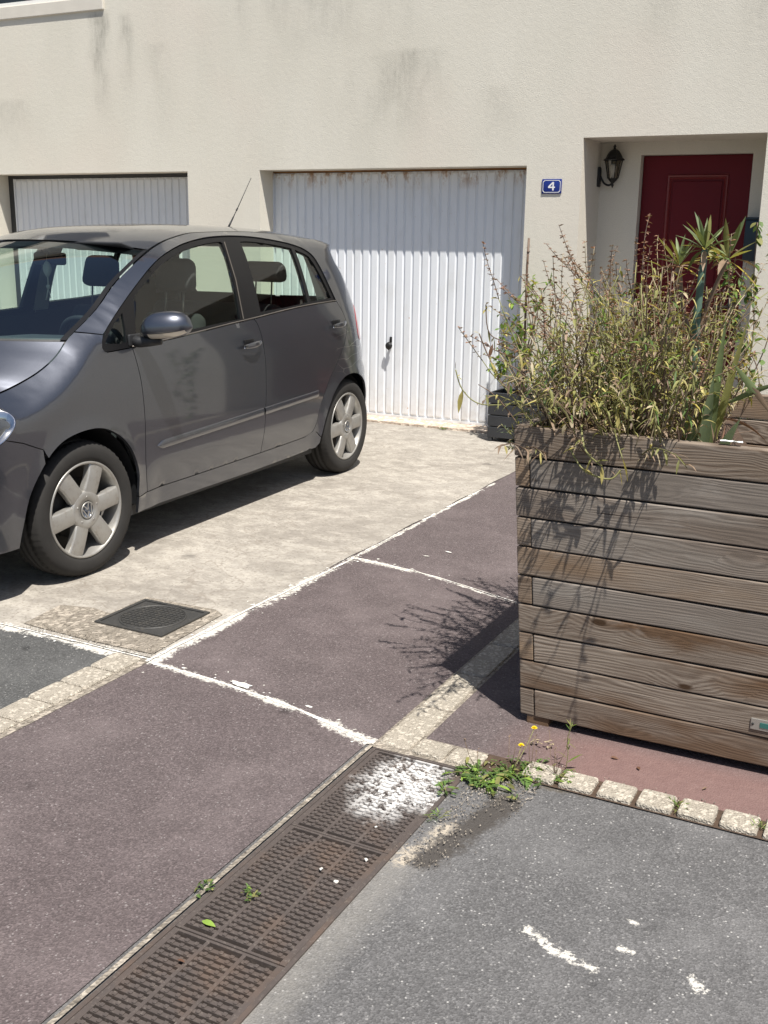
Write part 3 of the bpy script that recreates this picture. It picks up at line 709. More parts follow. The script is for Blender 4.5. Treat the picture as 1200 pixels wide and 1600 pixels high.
# ================================================================== HOUSE
HX0, HX1, HT = -16.0, 7.0, 6.2
REC = .21
OPEN = {'g1': (-8.53, -6.12, -.02, 2.095), 'g2': (-5.353, -2.921, -.02, 2.095), 'al': (-2.489, -1.187, -.02, 2.285), 'win': (-9.9, -7.215, 3.58, 4.75), 'win2': (-5.1, -3.3, 4.3, 5.4), 'g0': (-11.7, -9.29, -.02, 2.095)}
house = thing('terraced_house', 'cream rendered house with white garage doors and a dark red recessed front door', 'house', (0, 0, 0))
hinv = Matrix.Translation((0, 0, 0))
def wallmesh():
    mb = MB()
    holes = [[(a, c+.02), (b, c+.02), (b, d), (a, d)] if c > 0 else None for (a, b, c, d) in OPEN.values()]
    outline = [(HX1, 0), (HX1, HT), (HX0, HT), (HX0, 0)]
    low = sorted([v for v in OPEN.values() if v[2] < 0])
    for (a, b, c, d) in low: outline += [(a, 0), (a, d), (b, d), (b, 0)]
    V, F, o, H = triang(outline, [h for h in holes if h], .5)
    fs = []
    for f in F:
        p = [Vector((V[i][0], 0, V[i][1])) for i in f]
        n = (p[1]-p[0]).cross(p[2]-p[0]); fs.append(f if n.y < 0 else f[::-1])
    mb.add([(x, 0, z) for x, z in V], fs)
    for k, (a, b, c, d) in OPEN.items():
        D = {'al': .5, 'win': .18, 'win2': .18}.get(k, .34); c = max(c, 0) if c < 0 else c+.02
        mb.add([(a, 0, c), (a, D, c), (a, D, d), (a, 0, d)], [(0, 1, 2, 3)])
        mb.add([(b, 0, c), (b, D, c), (b, D, d), (b, 0, d)], [(3, 2, 1, 0)])
        mb.add([(a, 0, d), (b, 0, d), (b, D, d), (a, D, d)], [(3, 2, 1, 0)])
        if c > 0: mb.add([(a, 0, c), (b, 0, c), (b, D, c), (a, D, c)], [(0, 1, 2, 3)])
    # alcove back wall with the door opening
    a, b, c, d = OPEN['al']; dx0, dx1, dz = -2.177, -1.347, 2.192
    V, F, o, H = triang([(a, 0), (a, d), (b, d), (b, 0), (dx1, 0), (dx1, dz), (dx0, dz), (dx0, 0)], [], .4)
    fs = []
    for f in F:
        p = [Vector((V[i][0], 0, V[i][1])) for i in f]; n = (p[1]-p[0]).cross(p[2]-p[0]); fs.append(f if n.y < 0 else f[::-1])
    mb.add([(x, .5, z) for x, z in V], fs)
    for x in (dx0, dx1): mb.add([(x, .5, 0), (x, .62, 0), (x, .62, dz), (x, .5, dz)], [(0, 1, 2, 3) if x == dx0 else (3, 2, 1, 0)])
    mb.add([(dx0, .5, dz), (dx1, .5, dz), (dx1, .62, dz), (dx0, .62, dz)], [(3, 2, 1, 0)])
    # sides, back
    mb.add([(HX0, 0, 0), (HX0, 8, 0), (HX0, 8, HT), (HX0, 0, HT)], [(3, 2, 1, 0)]); mb.add([(HX1, 0, 0), (HX1, 8, 0), (HX1, 8, HT), (HX1, 0, HT)], [(0, 1, 2, 3)])
    mb.add([(HX0, 8, 0), (HX1, 8, 0), (HX1, 8, HT), (HX0, 8, HT)], [(3, 2, 1, 0)])
    return mb
wall = wallmesh().build('wall', M_WALL, house, hinv)
rf = MB(); rf.add([(HX0, -.25, HT), (HX1, -.25, HT), (HX1, 4, HT+2.6), (HX0, 4, HT+2.6), (HX1, 8.25, HT), (HX0, 8.25, HT), (HX0, -.25, HT-.12), (HX1, -.25, HT-.12)], [(0, 1, 2, 3), (3, 2, 4, 5), (6, 7, 1, 0)])
rf.build('roof', simple('roof_tile', (.25, .13, .09), .8, 0, .3, 20), house, hinv)
def garage(x0, x1, top, mat, key, handle=False):
    z0 = .045; y = REC; mb = MB()
    xs = []; pitch = .0815; n = int(round((x1-x0)/pitch)); pitch = (x1-x0)/n
    prof = []
    for i in range(n):
        b = x0+i*pitch; prof += [(b+.000, .012), (b+.012, .012), (b+.020, 0), (b+pitch-.008, 0), (b+pitch-.0001, .012)]
    zr = [z0, z0+.02, top-.02, top]
    P = []
    for zi, z in enumerate(zr): P.append([(x, y+dy if 0 < zi < 3 else y+.012, z) for x, dy in prof])
    mb.grid(P, smooth=False, flip=True)
    # folded edges
    mb.box(x0-.012, x0, y-.003, y+.03, z0-.005, top+.003); mb.box(x1, x1+.012, y-.003, y+.03, z0-.005, top+.003)
    mb.box(x0-.012, x1+.012, y-.004, y+.02, z0-.02, z0)
    g = mb.build('garage_door', mat, house, hinv)
    bm = bmesh.new(); bm.from_mesh(g.data); bm.to_mesh(g.data); bm.free()
    fr = MB(); a, b, c, d = OPEN[key]
    fr.box(a+.001, x0-.013, y+.008, y+.05, 0.01, d-.001); fr.box(x1+.013, b-.001, y+.008, y+.05, .01, d-.001); fr.box(x0-.013, x1+.013, y+.008, y+.05, top+.004, d-.001)
    fr.build('door_frame', M_DKFRAME if not handle else M_RUST, g)
    th = MB(); th.box(a+.001, b-.001, -.03, y+.05, 0, .024); th.build('threshold', M_THRESH, g)
    if handle:
        hb = MB(); hx, hz = -4.16, .655
        hb.rbox((hx, y-.006, hz+.04), (.022, .008, .05), .003)
        hb.lathe([(.012, 0), (.012, -.03), (.028, -.034), (.032, -.048), (.024, -.06), (0, -.062)], 16, 'y', (hx, y, hz-.01))
        hb.rbox((hx, y-.045, hz-.01), (.012, .02, .07), .004)
        hb.build('door_handle', M_IRON, g, hinv)
        # undo parent's identity: children share the house frame
    for c_ in g.children:
        if c_.name.startswith(('door_frame', 'threshold')): c_.data.transform(hinv)
    return g
garage(-8.44, -6.135, 2.06, M_GDOOR2, 'g1')
garage(-5.345, -2.935, 2.078, M_GDOOR, 'g2', True)
garage(-11.6, -9.305, 2.06, M_GDOOR2, 'g0')
# vertical warp seam in the middle of the right garage door is part of its panel
# windows upstairs
for (k, sill) in (('win', True), ('win2', True)):
    a, b, c, d = OPEN[k]; c += .02
    mb = MB(); y0, y1 = .10, .16; t = .06
    for (p, q, r, s_) in ((a, a+t, c, d), (b-t, b, c, d), (a+t, b-t, c, c+t), (a+t, b-t, d-t, d), ((a+b)/2-.04, (a+b)/2+.04, c+t, d-t)): mb.box(p, q, y0, y1, r, s_)
    w_ = mb.build('window', simple('window_white_'+k, (.68, .68, .66), .4), house, hinv)
    mb = MB(); mb.box(a+t-.002, b-t+.002, .125, .13, c+t-.002, d-t+.002)
    mb.build('pane', simple('dark_pane_'+k, (.02, .025, .03), .05), w_, hinv)
    mb = MB(); mb.rbox(((a+b)/2+.0, .01, c-.055), (b-a+.45, .06, .11), .006, smooth=False)
    mb.rbox(((a+b)/2+.0, .05, c-.001), (b-a-.02, .11, .016), .004, smooth=False)
    mb.build('sill', simple('sill_render_'+k, (.62, .585, .52), .9, 0, .08, 9, .4, 160, .15), w_, hinv)
# front door
dx0, dx1, dz = -2.177, -1.347, 2.192; yd = .585
mb = MB(); mb.rbox(((dx0+dx1)/2, yd+.02, dz/2+.06), (dx1-dx0-.006, .045, dz-.125), .003, smooth=False)
fd = mb.build('front_door', M_DOOR, house, hinv)
def mould(x0, x1, z0, z1):
    mb = MB(); P = []
    for d, h in ((0, 0), (.008, .010), (.018, .006), (.026, .012), (.036, 0)):
        P.append([(x0+d, yd-.004-h, z0+d), (x1-d, yd-.004-h, z0+d), (x1-d, yd-.004-h, z1-d), (x0+d, yd-.004-h, z1-d), (x0+d, yd-.004-h, z0+d)])
    mb.grid(P, smooth=False); return mb
cxm = (dx0+dx1)/2+.012
for z0, z1 in ((1.18, 2.05), (.32, 1.05)):
    m_ = mould(cxm-.232, cxm+.232, z0, z1); m_.build('moulding', M_DOORHI, fd, hinv)
    mb = MB(); mb.rbox((cxm, yd-.006, (z0+z1)/2), (.37, .012, z1-z0-.10), .005, smooth=False); mb.build('raised_panel', M_DOOR, fd, hinv)
mb = MB(); mb.rbox((dx1-.07, yd-.02, 1.06), (.045, .012, .2), .004); mb.tube([(dx1-.07, yd-.02, 1.07), (dx1-.07, yd-.06, 1.07), (dx1-.18, yd-.065, 1.07)], .009, 8)
mb.build('door_handle', M_STEEL, fd, hinv)
mb = MB(); mb.box(dx0+.004, dx1-.004, .44, .60, 0, .058); mb.build('doorstep', M_THRESH, fd, hinv)

# ---- lantern
ln = thing('wall_lantern', 'black six-sided lantern on a curved bracket on the wall of the front door recess', 'lantern', (-2.489, .44, 2.03))
mb = MB(); mb.rbox((.008, 0, 0), (.016, .062, .15), .007); mb.rbox((.014, 0, 0), (.014, .04, .11), .006)
mb.tube(cr([(.015, 0, .01), (.05, 0, -.045), (.09, 0, -.062), (.118, 0, -.04), (.118, 0, -.01)], 5), .008, 8)
mb.build('bracket', M_IRON, ln)
c = (.118, 0, 0)
mb = MB(); mb.lathe([(0, -.085), (.006, -.075), (.011, -.062), (.007, -.05), (.022, -.035), (.034, -.022), (.040, -.012), (0, -.010)], 12, 'z', (.118, 0, .0)); mb.build('base', M_IRON, ln)
mb = MB(); r0, r1, z0, z1 = .040, .068, -.012, .125
for k in range(6):
    t = 2*PI*k/6; mb.tube([(.118+r0*math.cos(t), r0*math.sin(t), z0), (.118+r1*math.cos(t), r1*math.sin(t), z1)], .0045, 5)
    t2 = 2*PI*(k+1)/6; mb.tube([(.118+r1*math.cos(t), r1*math.sin(t), z1), (.118+r1*math.cos(t2), r1*math.sin(t2), z1)], .005, 5)
mb.build('cage', M_IRON, ln)
mb = MB(); mb.lathe([(r0-.002, z0), (r1-.004, z1)], 6, 'z', (.118, 0, 0), smooth=False); mb.build('glass', M_LGLASS, ln)
mb = MB(); mb.lathe([(.0, -.005), (.016, .0), (.018, .03), (.024, .05), (.024, .075), (.014, .095), (0, .10)], 14, 'z', (.118, 0, 0)); mb.build('bulb', simple('frosted_bulb', (.7, .68, .62), .3), ln)
mb = MB(); mb.lathe([(.082, .120), (.084, .128), (.066, .140), (.055, .165), (.042, .185), (.026, .198), (.012, .204), (.008, .215), (.013, .223), (.006, .235), (0, .243)], 6, 'z', (.118, 0, 0), smooth=False)
mb.lathe([(.082, .120), (.0, .126)], 6, 'z', (.118, 0, 0), smooth=False); mb.build('cap', M_IRON, ln)

# ---- house number
hn = thing('house_number_sign', 'small blue enamel house number plate reading 4 on the rendered wall', 'sign', (-2.713, -.001, 1.941))
mb = MB(); mb.rbox((0, -.004, 0), (.156, .008, .106), .003); mb.build('plate', M_BLUE, hn)
mb = MB()
def ringpoly(w, h, notch, t):
    def loop(w, h): return [(-w+notch, -h), (w-notch, -h), (w, -h+notch), (w, h-notch), (w-notch, h), (-w+notch, h), (-w, h-notch), (-w, -h+notch)]
    A, B = loop(w, h), loop(w-t, h-t); vs = [(x, -.0088, z) for x, z in A]+[(x, -.0088, z) for x, z in B]
    mb.add(vs, [(i, (i+1) % 8, 8+(i+1) % 8, 8+i) for i in range(8)])
ringpoly(.070, .045, .012, .004); mb.build('border', M_WHITE, hn)
mb = MB(); pts = [(-.027, -.012), (.006, -.012), (.006, -.030), (.018, -.030), (.018, -.012), (.027, -.012), (.027, -.002), (.018, -.002), (.018, .032), (.006, .032), (-.027, 0)]
V, F, o, H = triang(pts, [[(-.012, -.002), (.006, -.002), (.006, .018)]], .03)
mb.add([(x, -.009, z) for x, z in V], F); mb.build('numeral', M_WHITE, hn)
for sx in (-1, 1):
    for sz in (-1, 1): pass
# ---- letterbox beside the door
lb = thing('letterbox', 'dark blue metal letterbox on the wall to the right of the red front door', 'letterbox', (-1.27, .497, 1.565))
mb = MB(); mb.rbox((0, -.05, 0), (.145, .1, .30), .008); mb.build('box', M_DKBLUE, lb)
mb = MB(); mb.rbox((0, -.052, .158), (.155, .115, .018), .006); mb.build('lid', M_DKBLUE, lb)
# ================================================================== CAR  (local frame: +X its left side, -Y its nose, origin on the ground at the front axle)
PHI = .0267
CO = Vector((-3.3447-.865*math.cos(PHI), -4.4792-.865*math.sin(PHI), 0.008))
car = thing('parked_car', 'dusty dark grey five-door hatchback parked on the concrete in front of the garage door', 'car', CO, PHI)
XZ = Curve([(.1, .84), (.25, .866), (.4, .876), (.6, .881), (.8, .874), (.93, .858), (1.02, .838), (1.1, .815), (1.25, .768), (1.4, .711), (1.5, .660), (1.6, .60)])
SF, SR = -.45, 2.50
def arctable(a, b, n):
    P = []; N = 400
    for i in range(N+1):
        t = PI/2*i/N; P.append((max(0, math.cos(t))**(2/n), max(0, math.sin(t))**(2/n)))
    L = [0]
    for i in range(N): L.append(L[-1]+math.hypot((P[i+1][0]-P[i][0])*a, (P[i+1][1]-P[i][1])*b))
    return np.array(L), np.array([p[0] for p in P]), np.array([p[1] for p in P])
AF = arctable(.87, .42, 2.5); AR = arctable(.87, .72, 2.7)
LF, LR = float(AF[0][-1]), float(AR[0][-1])
SF0, SR1 = SF-LF, SR+LR
YN = Curve([(.2, -.78), (.35, -.85), (.5, -.875), (.65, -.865), (.75, -.84), (.85, -.80), (.95, -.74)])
YR = Curve([(.2, 3.16), (.35, 3.26), (.5, 3.29), (.64, 3.285), (.75, 3.21), (.95, 3.19), (1.1, 3.16), (1.3, 3.06), (1.40, 2.96), (1.455, 2.955), (1.49, 3.02), (1.56, 3.03)])
ZRAIL = Curve([(SF0, .79), (-1.0, .80), (-.7, .825), (-.45, .848), (-.31, .877), (-.21, .915), (-.13, .950), (-.065, .985), (0.0, 1.025), (.061, 1.073), (.21, 1.150), (.306, 1.199), (.47, 1.299), (.639, 1.376), (.80, 1.438), (.909, 1.476), (1.05, 1.515), (1.3, 1.552), (1.8, 1.562), (2.2, 1.550), (2.5, 1.528), (2.9, 1.515), (SR1, 1.525)])
XRAIL = Curve([(-.45, .68), (-.31, .70), (-.21, .733), (-.13, .75), (-.05, .757), (.061, .745), (.21, .730), (.306, .715), (.47, .680), (.639, .645), (.80, .607), (.909, .588), (1.05, .578), (1.3, .572), (1.8, .572), (2.2, .574), (2.5, .58)])
SEAM = [(.195, 1.038), (.215, 1.07), (.252, 1.104), (.345, 1.169), (.456, 1.237), (.571, 1.302), (.722, 1.38), (.862, 1.436), (1.035, 1.484), (1.204, 1.513), (1.374, 1.530), (1.589, 1.537), (1.831, 1.530), (2.091, 1.506), (2.25, 1.481), (2.34, 1.455), (2.401, 1.418), (2.442, 1.348), (2.488, 1.225), (2.528, 1.136)]
ZS = Curve([(SF0, .66), (-.45, .755), (-.2, .80), (-.05, .87), (.06, .95), (.2, 1.05), (.345, 1.169), (.456, 1.237), (.571, 1.302), (.722, 1.38), (.862, 1.436), (1.035, 1.484), (1.204, 1.513), (1.589, 1.530), (2.091, 1.500), (2.4, 1.485), (2.6, 1.495), (SR1, 1.495)])
def G(s, z):
    zr = ZRAIL(s); zs = min(ZS(s), zr-.012); base = XZ(z); x = base
    if s < SF: xr = XZ(zr)*(.68/XZ(ZRAIL(SF)))
    elif s > SR: xr = XZ(zr)*(.58/XZ(ZRAIL(SR)))
    else: xr = XRAIL(s)
    if z > zs:
        u = (z-zs)/(zr-zs); x = base-(XZ(zr)-xr)*min(u, 1.3)**2
    # wheel arch swelling
    for yc in (0, 2.578):
        d = math.hypot(s-yc, z-.31); x += .012*max(0, 1-max(0, d-.37)/.07)**2*(1 if z > .2 else 0)
    if .45 < s < 2.2 and z < .45: x -= .016*max(0, min(1, (.45-z)/.12))*min(1, (s-.45)/.1, (2.2-s)/.1)
    k = x/base
    if s < SF:
        l = min(LF, SF-s); cx = float(np.interp(l, AF[0], AF[1])); cy = float(np.interp(l, AF[0], AF[2]))
        return Vector((x*cx, SF+(YN(z)-SF)*cy*(.25+.75*k), z))
    if s > SR:
        l = min(LR, s-SR); cx = float(np.interp(l, AR[0], AR[1])); cy = float(np.interp(l, AR[0], AR[2]))
        return Vector((x*cx, SR+(YR(z)-SR)*cy*(.3+.7*k), z))
    return Vector((x, s, z))
def Gn(s, z):
    e = .004; a = G(s+e, z)-G(s-e, z); b = G(s, z+e)-G(s, z-e); n = a.cross(b)
    if n.length < 1e-9: n = Vector((0, -1 if s < 0 else 1, 0))
    n.normalize()
    ref = Vector((1, 0, .2)) if SF <= s <= SR else (Vector((.3, -1 if s < 0 else 1, .2)))
    return n if n.dot(ref) > 0 else -n
def panel(name, outline, mat, holes=(), step=.035, gap=.0022, depth=.014, off=0.0, side=0, parent=None, merge=False, rim=True):
    """body panel cut from the girth surface. side: +1 left, -1 right, 0 both halves in one mesh"""
    if gap:
        o2 = inset_poly(outline, gap)
        # keep the centre line closed for two-sided panels
        if side == 0: o2 = [((p[0] if abs(q[0]-SF0) > 1e-6 and abs(q[0]-SR1) > 1e-6 else q[0]), p[1]) for p, q in zip(o2, outline)]
        outline = o2
    V, F, o, H = triang(outline, list(holes), step)
    P = [G(*p) for p in V]; N = [Gn(*p) for p in V]; P = [p+n*off for p, n in zip(P, N)]
    mb = MB()
    def em(sg):
        vs = [(p.x*sg, p.y, p.z) for p in P]; fs = []
        for f in F:
            a, b, c = (P[i] for i in f[:3]); n = (b-a).cross(c-a); ok = n.dot(N[f[0]]) > 0
            if sg < 0: ok = not ok
            fs.append(f if ok else f[::-1])
        mb.add(vs, fs, 0, True)
        if rim:
            for loop in [o]+H:
                L = [G(*p)+Gn(*p)*off for p in loop]; K = [G(*p)+Gn(*p)*(off-depth) for p in loop]; n = len(L)
                L = [(p.x*sg, p.y, p.z) for p in L]; K = [(p.x*sg, p.y, p.z) for p in K]
                fs = []
                for i in range(n):
                    if side == 0 and all(abs(loop[j][0]-e) < 1e-6 for j in (i, (i+1) % n) for e in [SF0 if loop[i][0] < 0 else SR1]): continue
                    fs.append((i, (i+1) % n, n+(i+1) % n, n+i))
                mb.add(L+K, fs, 0, False)
    for sg in ((1, -1) if side == 0 else (side,)): em(sg)
    return mb.build(name, mat, parent or car)
# --- outlines in (s, z)
ARCF = cr([(-.429, .239), (-.41, .32), (-.37, .445), (-.308, .537), (-.225, .617), (-.13, .664), (0, .683), (.12, .672), (.225, .622), (.305, .547), (.35, .45), (.352, .36), (.335, .221)], 4)
ARCR = cr([(2.192, .300), (2.225, .40), (2.285, .50), (2.36, .585), (2.46, .645), (2.578, .667), (2.695, .645), (2.80, .585), (2.87, .50), (2.915, .40), (2.93, .29)], 4)
RSHUT = cr([(2.528, 1.136), (2.575, 1.075), (2.598, 1.005), (2.567, .93), (2.507, .85), (2.40, .75), (2.285, .645), (2.215, .56), (2.163, .475), (2.141, .405), (2.105, .350), (2.02, .328)], 4)
BSHUT = cr([(1.505, 1.084), (1.53, 1.055), (1.545, .98), (1.546, .88), (1.541, .78), (1.526, .60), (1.503, .318)], 4)
FSHUT = cr([(.404, 1.016), (.412, .95), (.420, .88), (.424, .80), (.426, .70), (.420, .48), (.430, .309)], 4)
BELT = cr([(.404, 1.016), (.65, 1.028), (.912, 1.044), (1.263, 1.069), (1.505, 1.084), (1.823, 1.107), (2.137, 1.125), (2.528, 1.136)], 6)
def between(c, a, b): return [p for p in c if a-1e-6 <= p[0] <= b+1e-6]
SE = cr(SEAM, 4)
RAILp = lambda a, b, n: [(a+(b-a)*i/n, ZRAIL(a+(b-a)*i/n)) for i in range(n+1)]
HL = cr([(-.395, .812), (-.415, .826), (-.47, .832), (-.62, .808), (-.85, .775), (-1.05, .745), (-1.08, .70), (-.95, .66), (-.75, .655), (-.6, .675), (-.51, .70), (-.445, .735), (-.40, .785), (-.395, .812)], 4)[:-1]
BUMPTOP = [(-.268, .639), (-.32, .66), (-.381, .686), (-.43, .70), (-.483, .715)]
# front fender
fender = [(.228, 1.088)]+[(.20, 1.045)]+[(.197, 1.03), (.205, 1.016), (.225, 1.009), (.32, 1.012)]+FSHUT+[(.35, .29)]+[p for p in reversed(ARCF) if p[1] > .29 or p[0] < 0]
i_b = min(range(len(ARCF)), key=lambda i: abs(ARCF[i][0]+.268)+abs(ARCF[i][1]-.58)*0)
arc_f_back = [p for p in ARCF if p[0] > -.268 and p[1] > .3]
i0 = min(range(len(HL)), key=lambda i: seglen(HL[i], (-.483, .716))); i1 = min(range(len(HL)), key=lambda i: seglen(HL[i], (-.62, .808)))
hl_back = []; i = i0
while True:
    hl_back.append(HL[i]); 
    if i == i1: break
    i = (i+1) % len(HL)
fender = [(.228, 1.088), (.205, 1.055), (.197, 1.03), (.205, 1.016), (.225, 1.009), (.32, 1.012)]+FSHUT+[(.352, .30)]+list(reversed(arc_f_back))+[(-.25, .601)]+BUMPTOP[0:]+hl_back[1:]+[(-.62, ZRAIL(-.62))]+RAILp(-.60, .116, 26)
for sg in (1, -1):
    panel('front_wing', fender, M_PAINT, side=sg)
bump = [(SF0, .24), (-.9, .24), (-.55, .24)]+[p for p in ARCF if p[0] < -.25 and p[1] < .61]+[(-.25, .601)]+BUMPTOP+[p for p in reversed([HL[(i0-k) % len(HL)] for k in range(0, 14)])][::-1][1:]
# bumper top follows the headlight's underside to the grille
hl_low = []; i = i0
while HL[i][0] > -1.075:
    hl_low.append(HL[i]); i = (i-1) % len(HL)
bump = [(SF0, .235), (-.9, .235), (-.55, .238)]+[p for p in ARCF if p[0] < -.262 and p[1] < .61]+BUMPTOP+hl_low[1:]+[(-1.085, .70), (SF0, .70)]
panel('front_bumper', bump, M_PAINT, holes=[[(SF0+.0, .30), (SF0+.0, .31)]][:0], gap=.002)
grille = [(SF0, .70), (-1.085, .70), (-1.055, .745), (-1.05, ZRAIL(-1.05)-.002), (SF0, ZRAIL(SF0)-.002)]
panel('grille', grille, M_PAINTBLK, off=-.01, gap=.001)
lowgr = [(SF0, .33), (-1.15, .34), (-1.1, .42), (SF0, .46)]
panel('lower_grille', lowgr, M_BLACKPL, off=.004, gap=0, depth=.03)
for zz in (.385, .42): pass
brow = [(-.62, .815)]+[q for q in HL if -1.06 < q[0] < -.62 and q[1] > .74]
# strip between headlight top and bonnet edge
for sg in (1, -1): panel('bonnet_nose', [(-.63, .806)]+sorted([q for q in HL if -1.06 < q[0] < -.63 and q[1] > .742], reverse=True)+[(-1.055, ZRAIL(-1.055)-.004)]+list(reversed(RAILp(-1.05, -.63, 10))), M_PAINT, gap=.001, side=sg)
# headlights
for sg in (1, -1):
    h = panel('headlight', HL, M_LIGHTCOVER, side=sg, gap=.004, depth=.004, off=.001)
    panel('reflector', HL, M_LENS, side=sg, gap=.012, off=-.05, depth=.0, parent=h, rim=False)
    mb = MB(); outl = inset_poly(HL, .001); n = len(outl); A = [G(*p)+Gn(*p)*.002 for p in outl]; B = [G(*p)+Gn(*p)*.001 for p in inset_poly(HL, .006)]; C = [G(*p)-Gn(*p)*.05 for p in inset_poly(HL, .012)]
    vs = [(p.x*sg, p.y, p.z) for p in A+B+C]
    mb.add(vs, [(i, (i+1) % n, n+(i+1) % n, n+i) for i in range(n)]+[(n+i, n+(i+1) % n, 2*n+(i+1) % n, 2*n+i) for i in range(n)], 0, True)
    mb.build('bezel', M_CHROME, h)
    for (s_, z_, r_) in ((-.62, .755, .046), (-.80, .725, .05)):
        p = G(s_, z_)-Gn(s_, z_)*.03; n_ = (Gn(s_, z_)*.3+Vector((0, -1, 0))).normalized()
        R = n_.to_track_quat('Z', 'Y').to_matrix().to_4x4(); mb = MB()
        mb.lathe([(r_, -.01), (r_*1.02, .012), (r_*.9, .014), (r_*.8, .0), (r_*.5, -.004), (0, .008)], 20, 'z'); X = Matrix.Translation(p) @ R
        if sg < 0: X = Matrix.Scale(-1, 4, (1, 0, 0)) @ X
        mb.build('projector', M_CHROME, h, X)
# bonnet
def patch(name, s0, s1, ns, na, Cf, mat, py=2.0, pz=2.2, bul=0, off=0, flip=False, parent=None):
    P = []
    for i in range(ns+1):
        s = s0+(s1-s0)*i/ns; R = G(s, ZRAIL(s)); C = Vector(Cf(s)); row = []
        for j in range(-na, na+1):
            a = abs(j)/na; sg = 1 if j >= 0 else -1
            row.append(Vector((R.x*a*sg, C.y+(R.y-C.y)*a**py, C.z+(R.z-C.z)*a**pz+off+bul*math.sin(PI*a))))
        P.append(row)
    mb = MB(); mb.grid(P, flip=flip); return mb.build(name, mat, parent or car)
hcy = Curve([(SF0, G(SF0, ZRAIL(SF0)).y), (-.9, -.79), (-.45, -.66), (-.1, -.40), (.045, -.30)]); hcz = Curve([(SF0, ZRAIL(SF0)), (-.9, .845), (-.45, .935), (-.1, 1.03), (.045, 1.075)])
patch('bonnet', SF0, .045, 50, 18, lambda s: (0, hcy(s), hcz(s)), M_PAINT, 2.2, 2.6, off=.003)
# windscreen
wu = lambda s: (s-.058)/(.86-.058)
patch('windscreen', .070, .855, 24, 16, lambda s: (0, -.30+.99*wu(s), 1.085+.415*wu(s)+.035*math.sin(PI*wu(s))), M_SCREEN, 2.0, 2.0, off=-.004)
# black edge band of the screen and the cowl
def rail_band(name, s0, s1, n, w, mat, off):
    for sg in (1, -1):
        A, B = [], []
        for i in range(n+1):
            s = s0+(s1-s0)*i/n; R = G(s, ZRAIL(s)); C = Vector((0, -.30+.99*wu(s), 1.085+.415*wu(s)+.035*math.sin(PI*wu(s))))
            for a, L in ((1.0, A), (1-w, B)): L.append(Vector((R.x*a*sg, C.y+(R.y-C.y)*a**2, C.z+(R.z-C.z)*a**2+off)))
        mb = MB(); mb.grid([A, B], flip=sg < 0); mb.build(name, mat, car)
rail_band('screen_edge', .062, .86, 20, .028, M_PAINTBLK, -.002)
hb = MB(); P = []
for s in (.80, .872):
    R_ = G(s, ZRAIL(s)); u_ = wu(s); C_ = Vector((0, -.30+.99*u_, 1.085+.415*u_+.035*math.sin(PI*min(1, u_))))
    P.append([Vector((R_.x*j/16, C_.y+(R_.y-C_.y)*(j/16)**2, C_.z+(R_.z-C_.z)*(j/16)**2-.008)) for j in range(-16, 17)])
hb.grid(P); hb.build('screen_header', M_PAINTBLK, car)
cowl = MB(); P = []
def hood_pt(a): R_ = G(.045, ZRAIL(.045)); return Vector((R_.x*a, -.30+(R_.y+.30)*a**2.2, 1.075+(R_.z-1.075)*a**2.6+.003))
def ws_pt(a):
    R_ = G(.078, ZRAIL(.078)); u_ = wu(.078); C_ = Vector((0, -.30+.99*u_, 1.085+.415*u_+.035*math.sin(PI*u_)))
    return Vector((R_.x*a, C_.y+(R_.y-C_.y)*a**2, C_.z+(R_.z-C_.z)*a**2-.004))
for q in range(3):
    row = []
    for j in range(-16, 17):
        a = abs(j)/16; h_, w_ = hood_pt(a), ws_pt(a); p = h_.lerp(w_, (0, .45, 1)[q]); p.z -= (.012, .016, .002)[q]
        if j < 0: p.x = -p.x
        row.append(p)
    P.append(row)
cowl.grid(P); cowl.build('scuttle', M_BLACKPL, car)
# roof
rcy = Curve([(.865, .697), (1.1, .93), (1.5, 1.42), (2.1, 2.1), (2.5, 2.58), (2.9, 2.78), (SR1, G(SR1, ZRAIL(SR1)).y)])
rcz = Curve([(.865, 1.503), (1.1, 1.556), (1.3, 1.580), (1.7, 1.600), (2.1, 1.596), (2.5, 1.575), (2.9, 1.555), (SR1, ZRAIL(SR1))])
patch('roof', .865, SR1, 60, 20, lambda s: (0, rcy(s), rcz(s)), M_PAINT, 2.0, 2.6)
# headliner just under the roof
P = []
for i in range(20):
    s = .90+(2.9-.90)*i/19; R = G(s, ZRAIL(s)); row = []
    for j in range(-10, 11):
        a = abs(j)/10*.97; sg = 1 if j >= 0 else -1
        row.append(Vector((R.x*a*sg, rcy(s)+(R.y-rcy(s))*a**2, rcz(s)+(R.z-rcz(s))*a**2.6-.035)))
    P.append(row)
hl = MB(); hl.grid(P); hl.build('headliner', M_LINER, car)

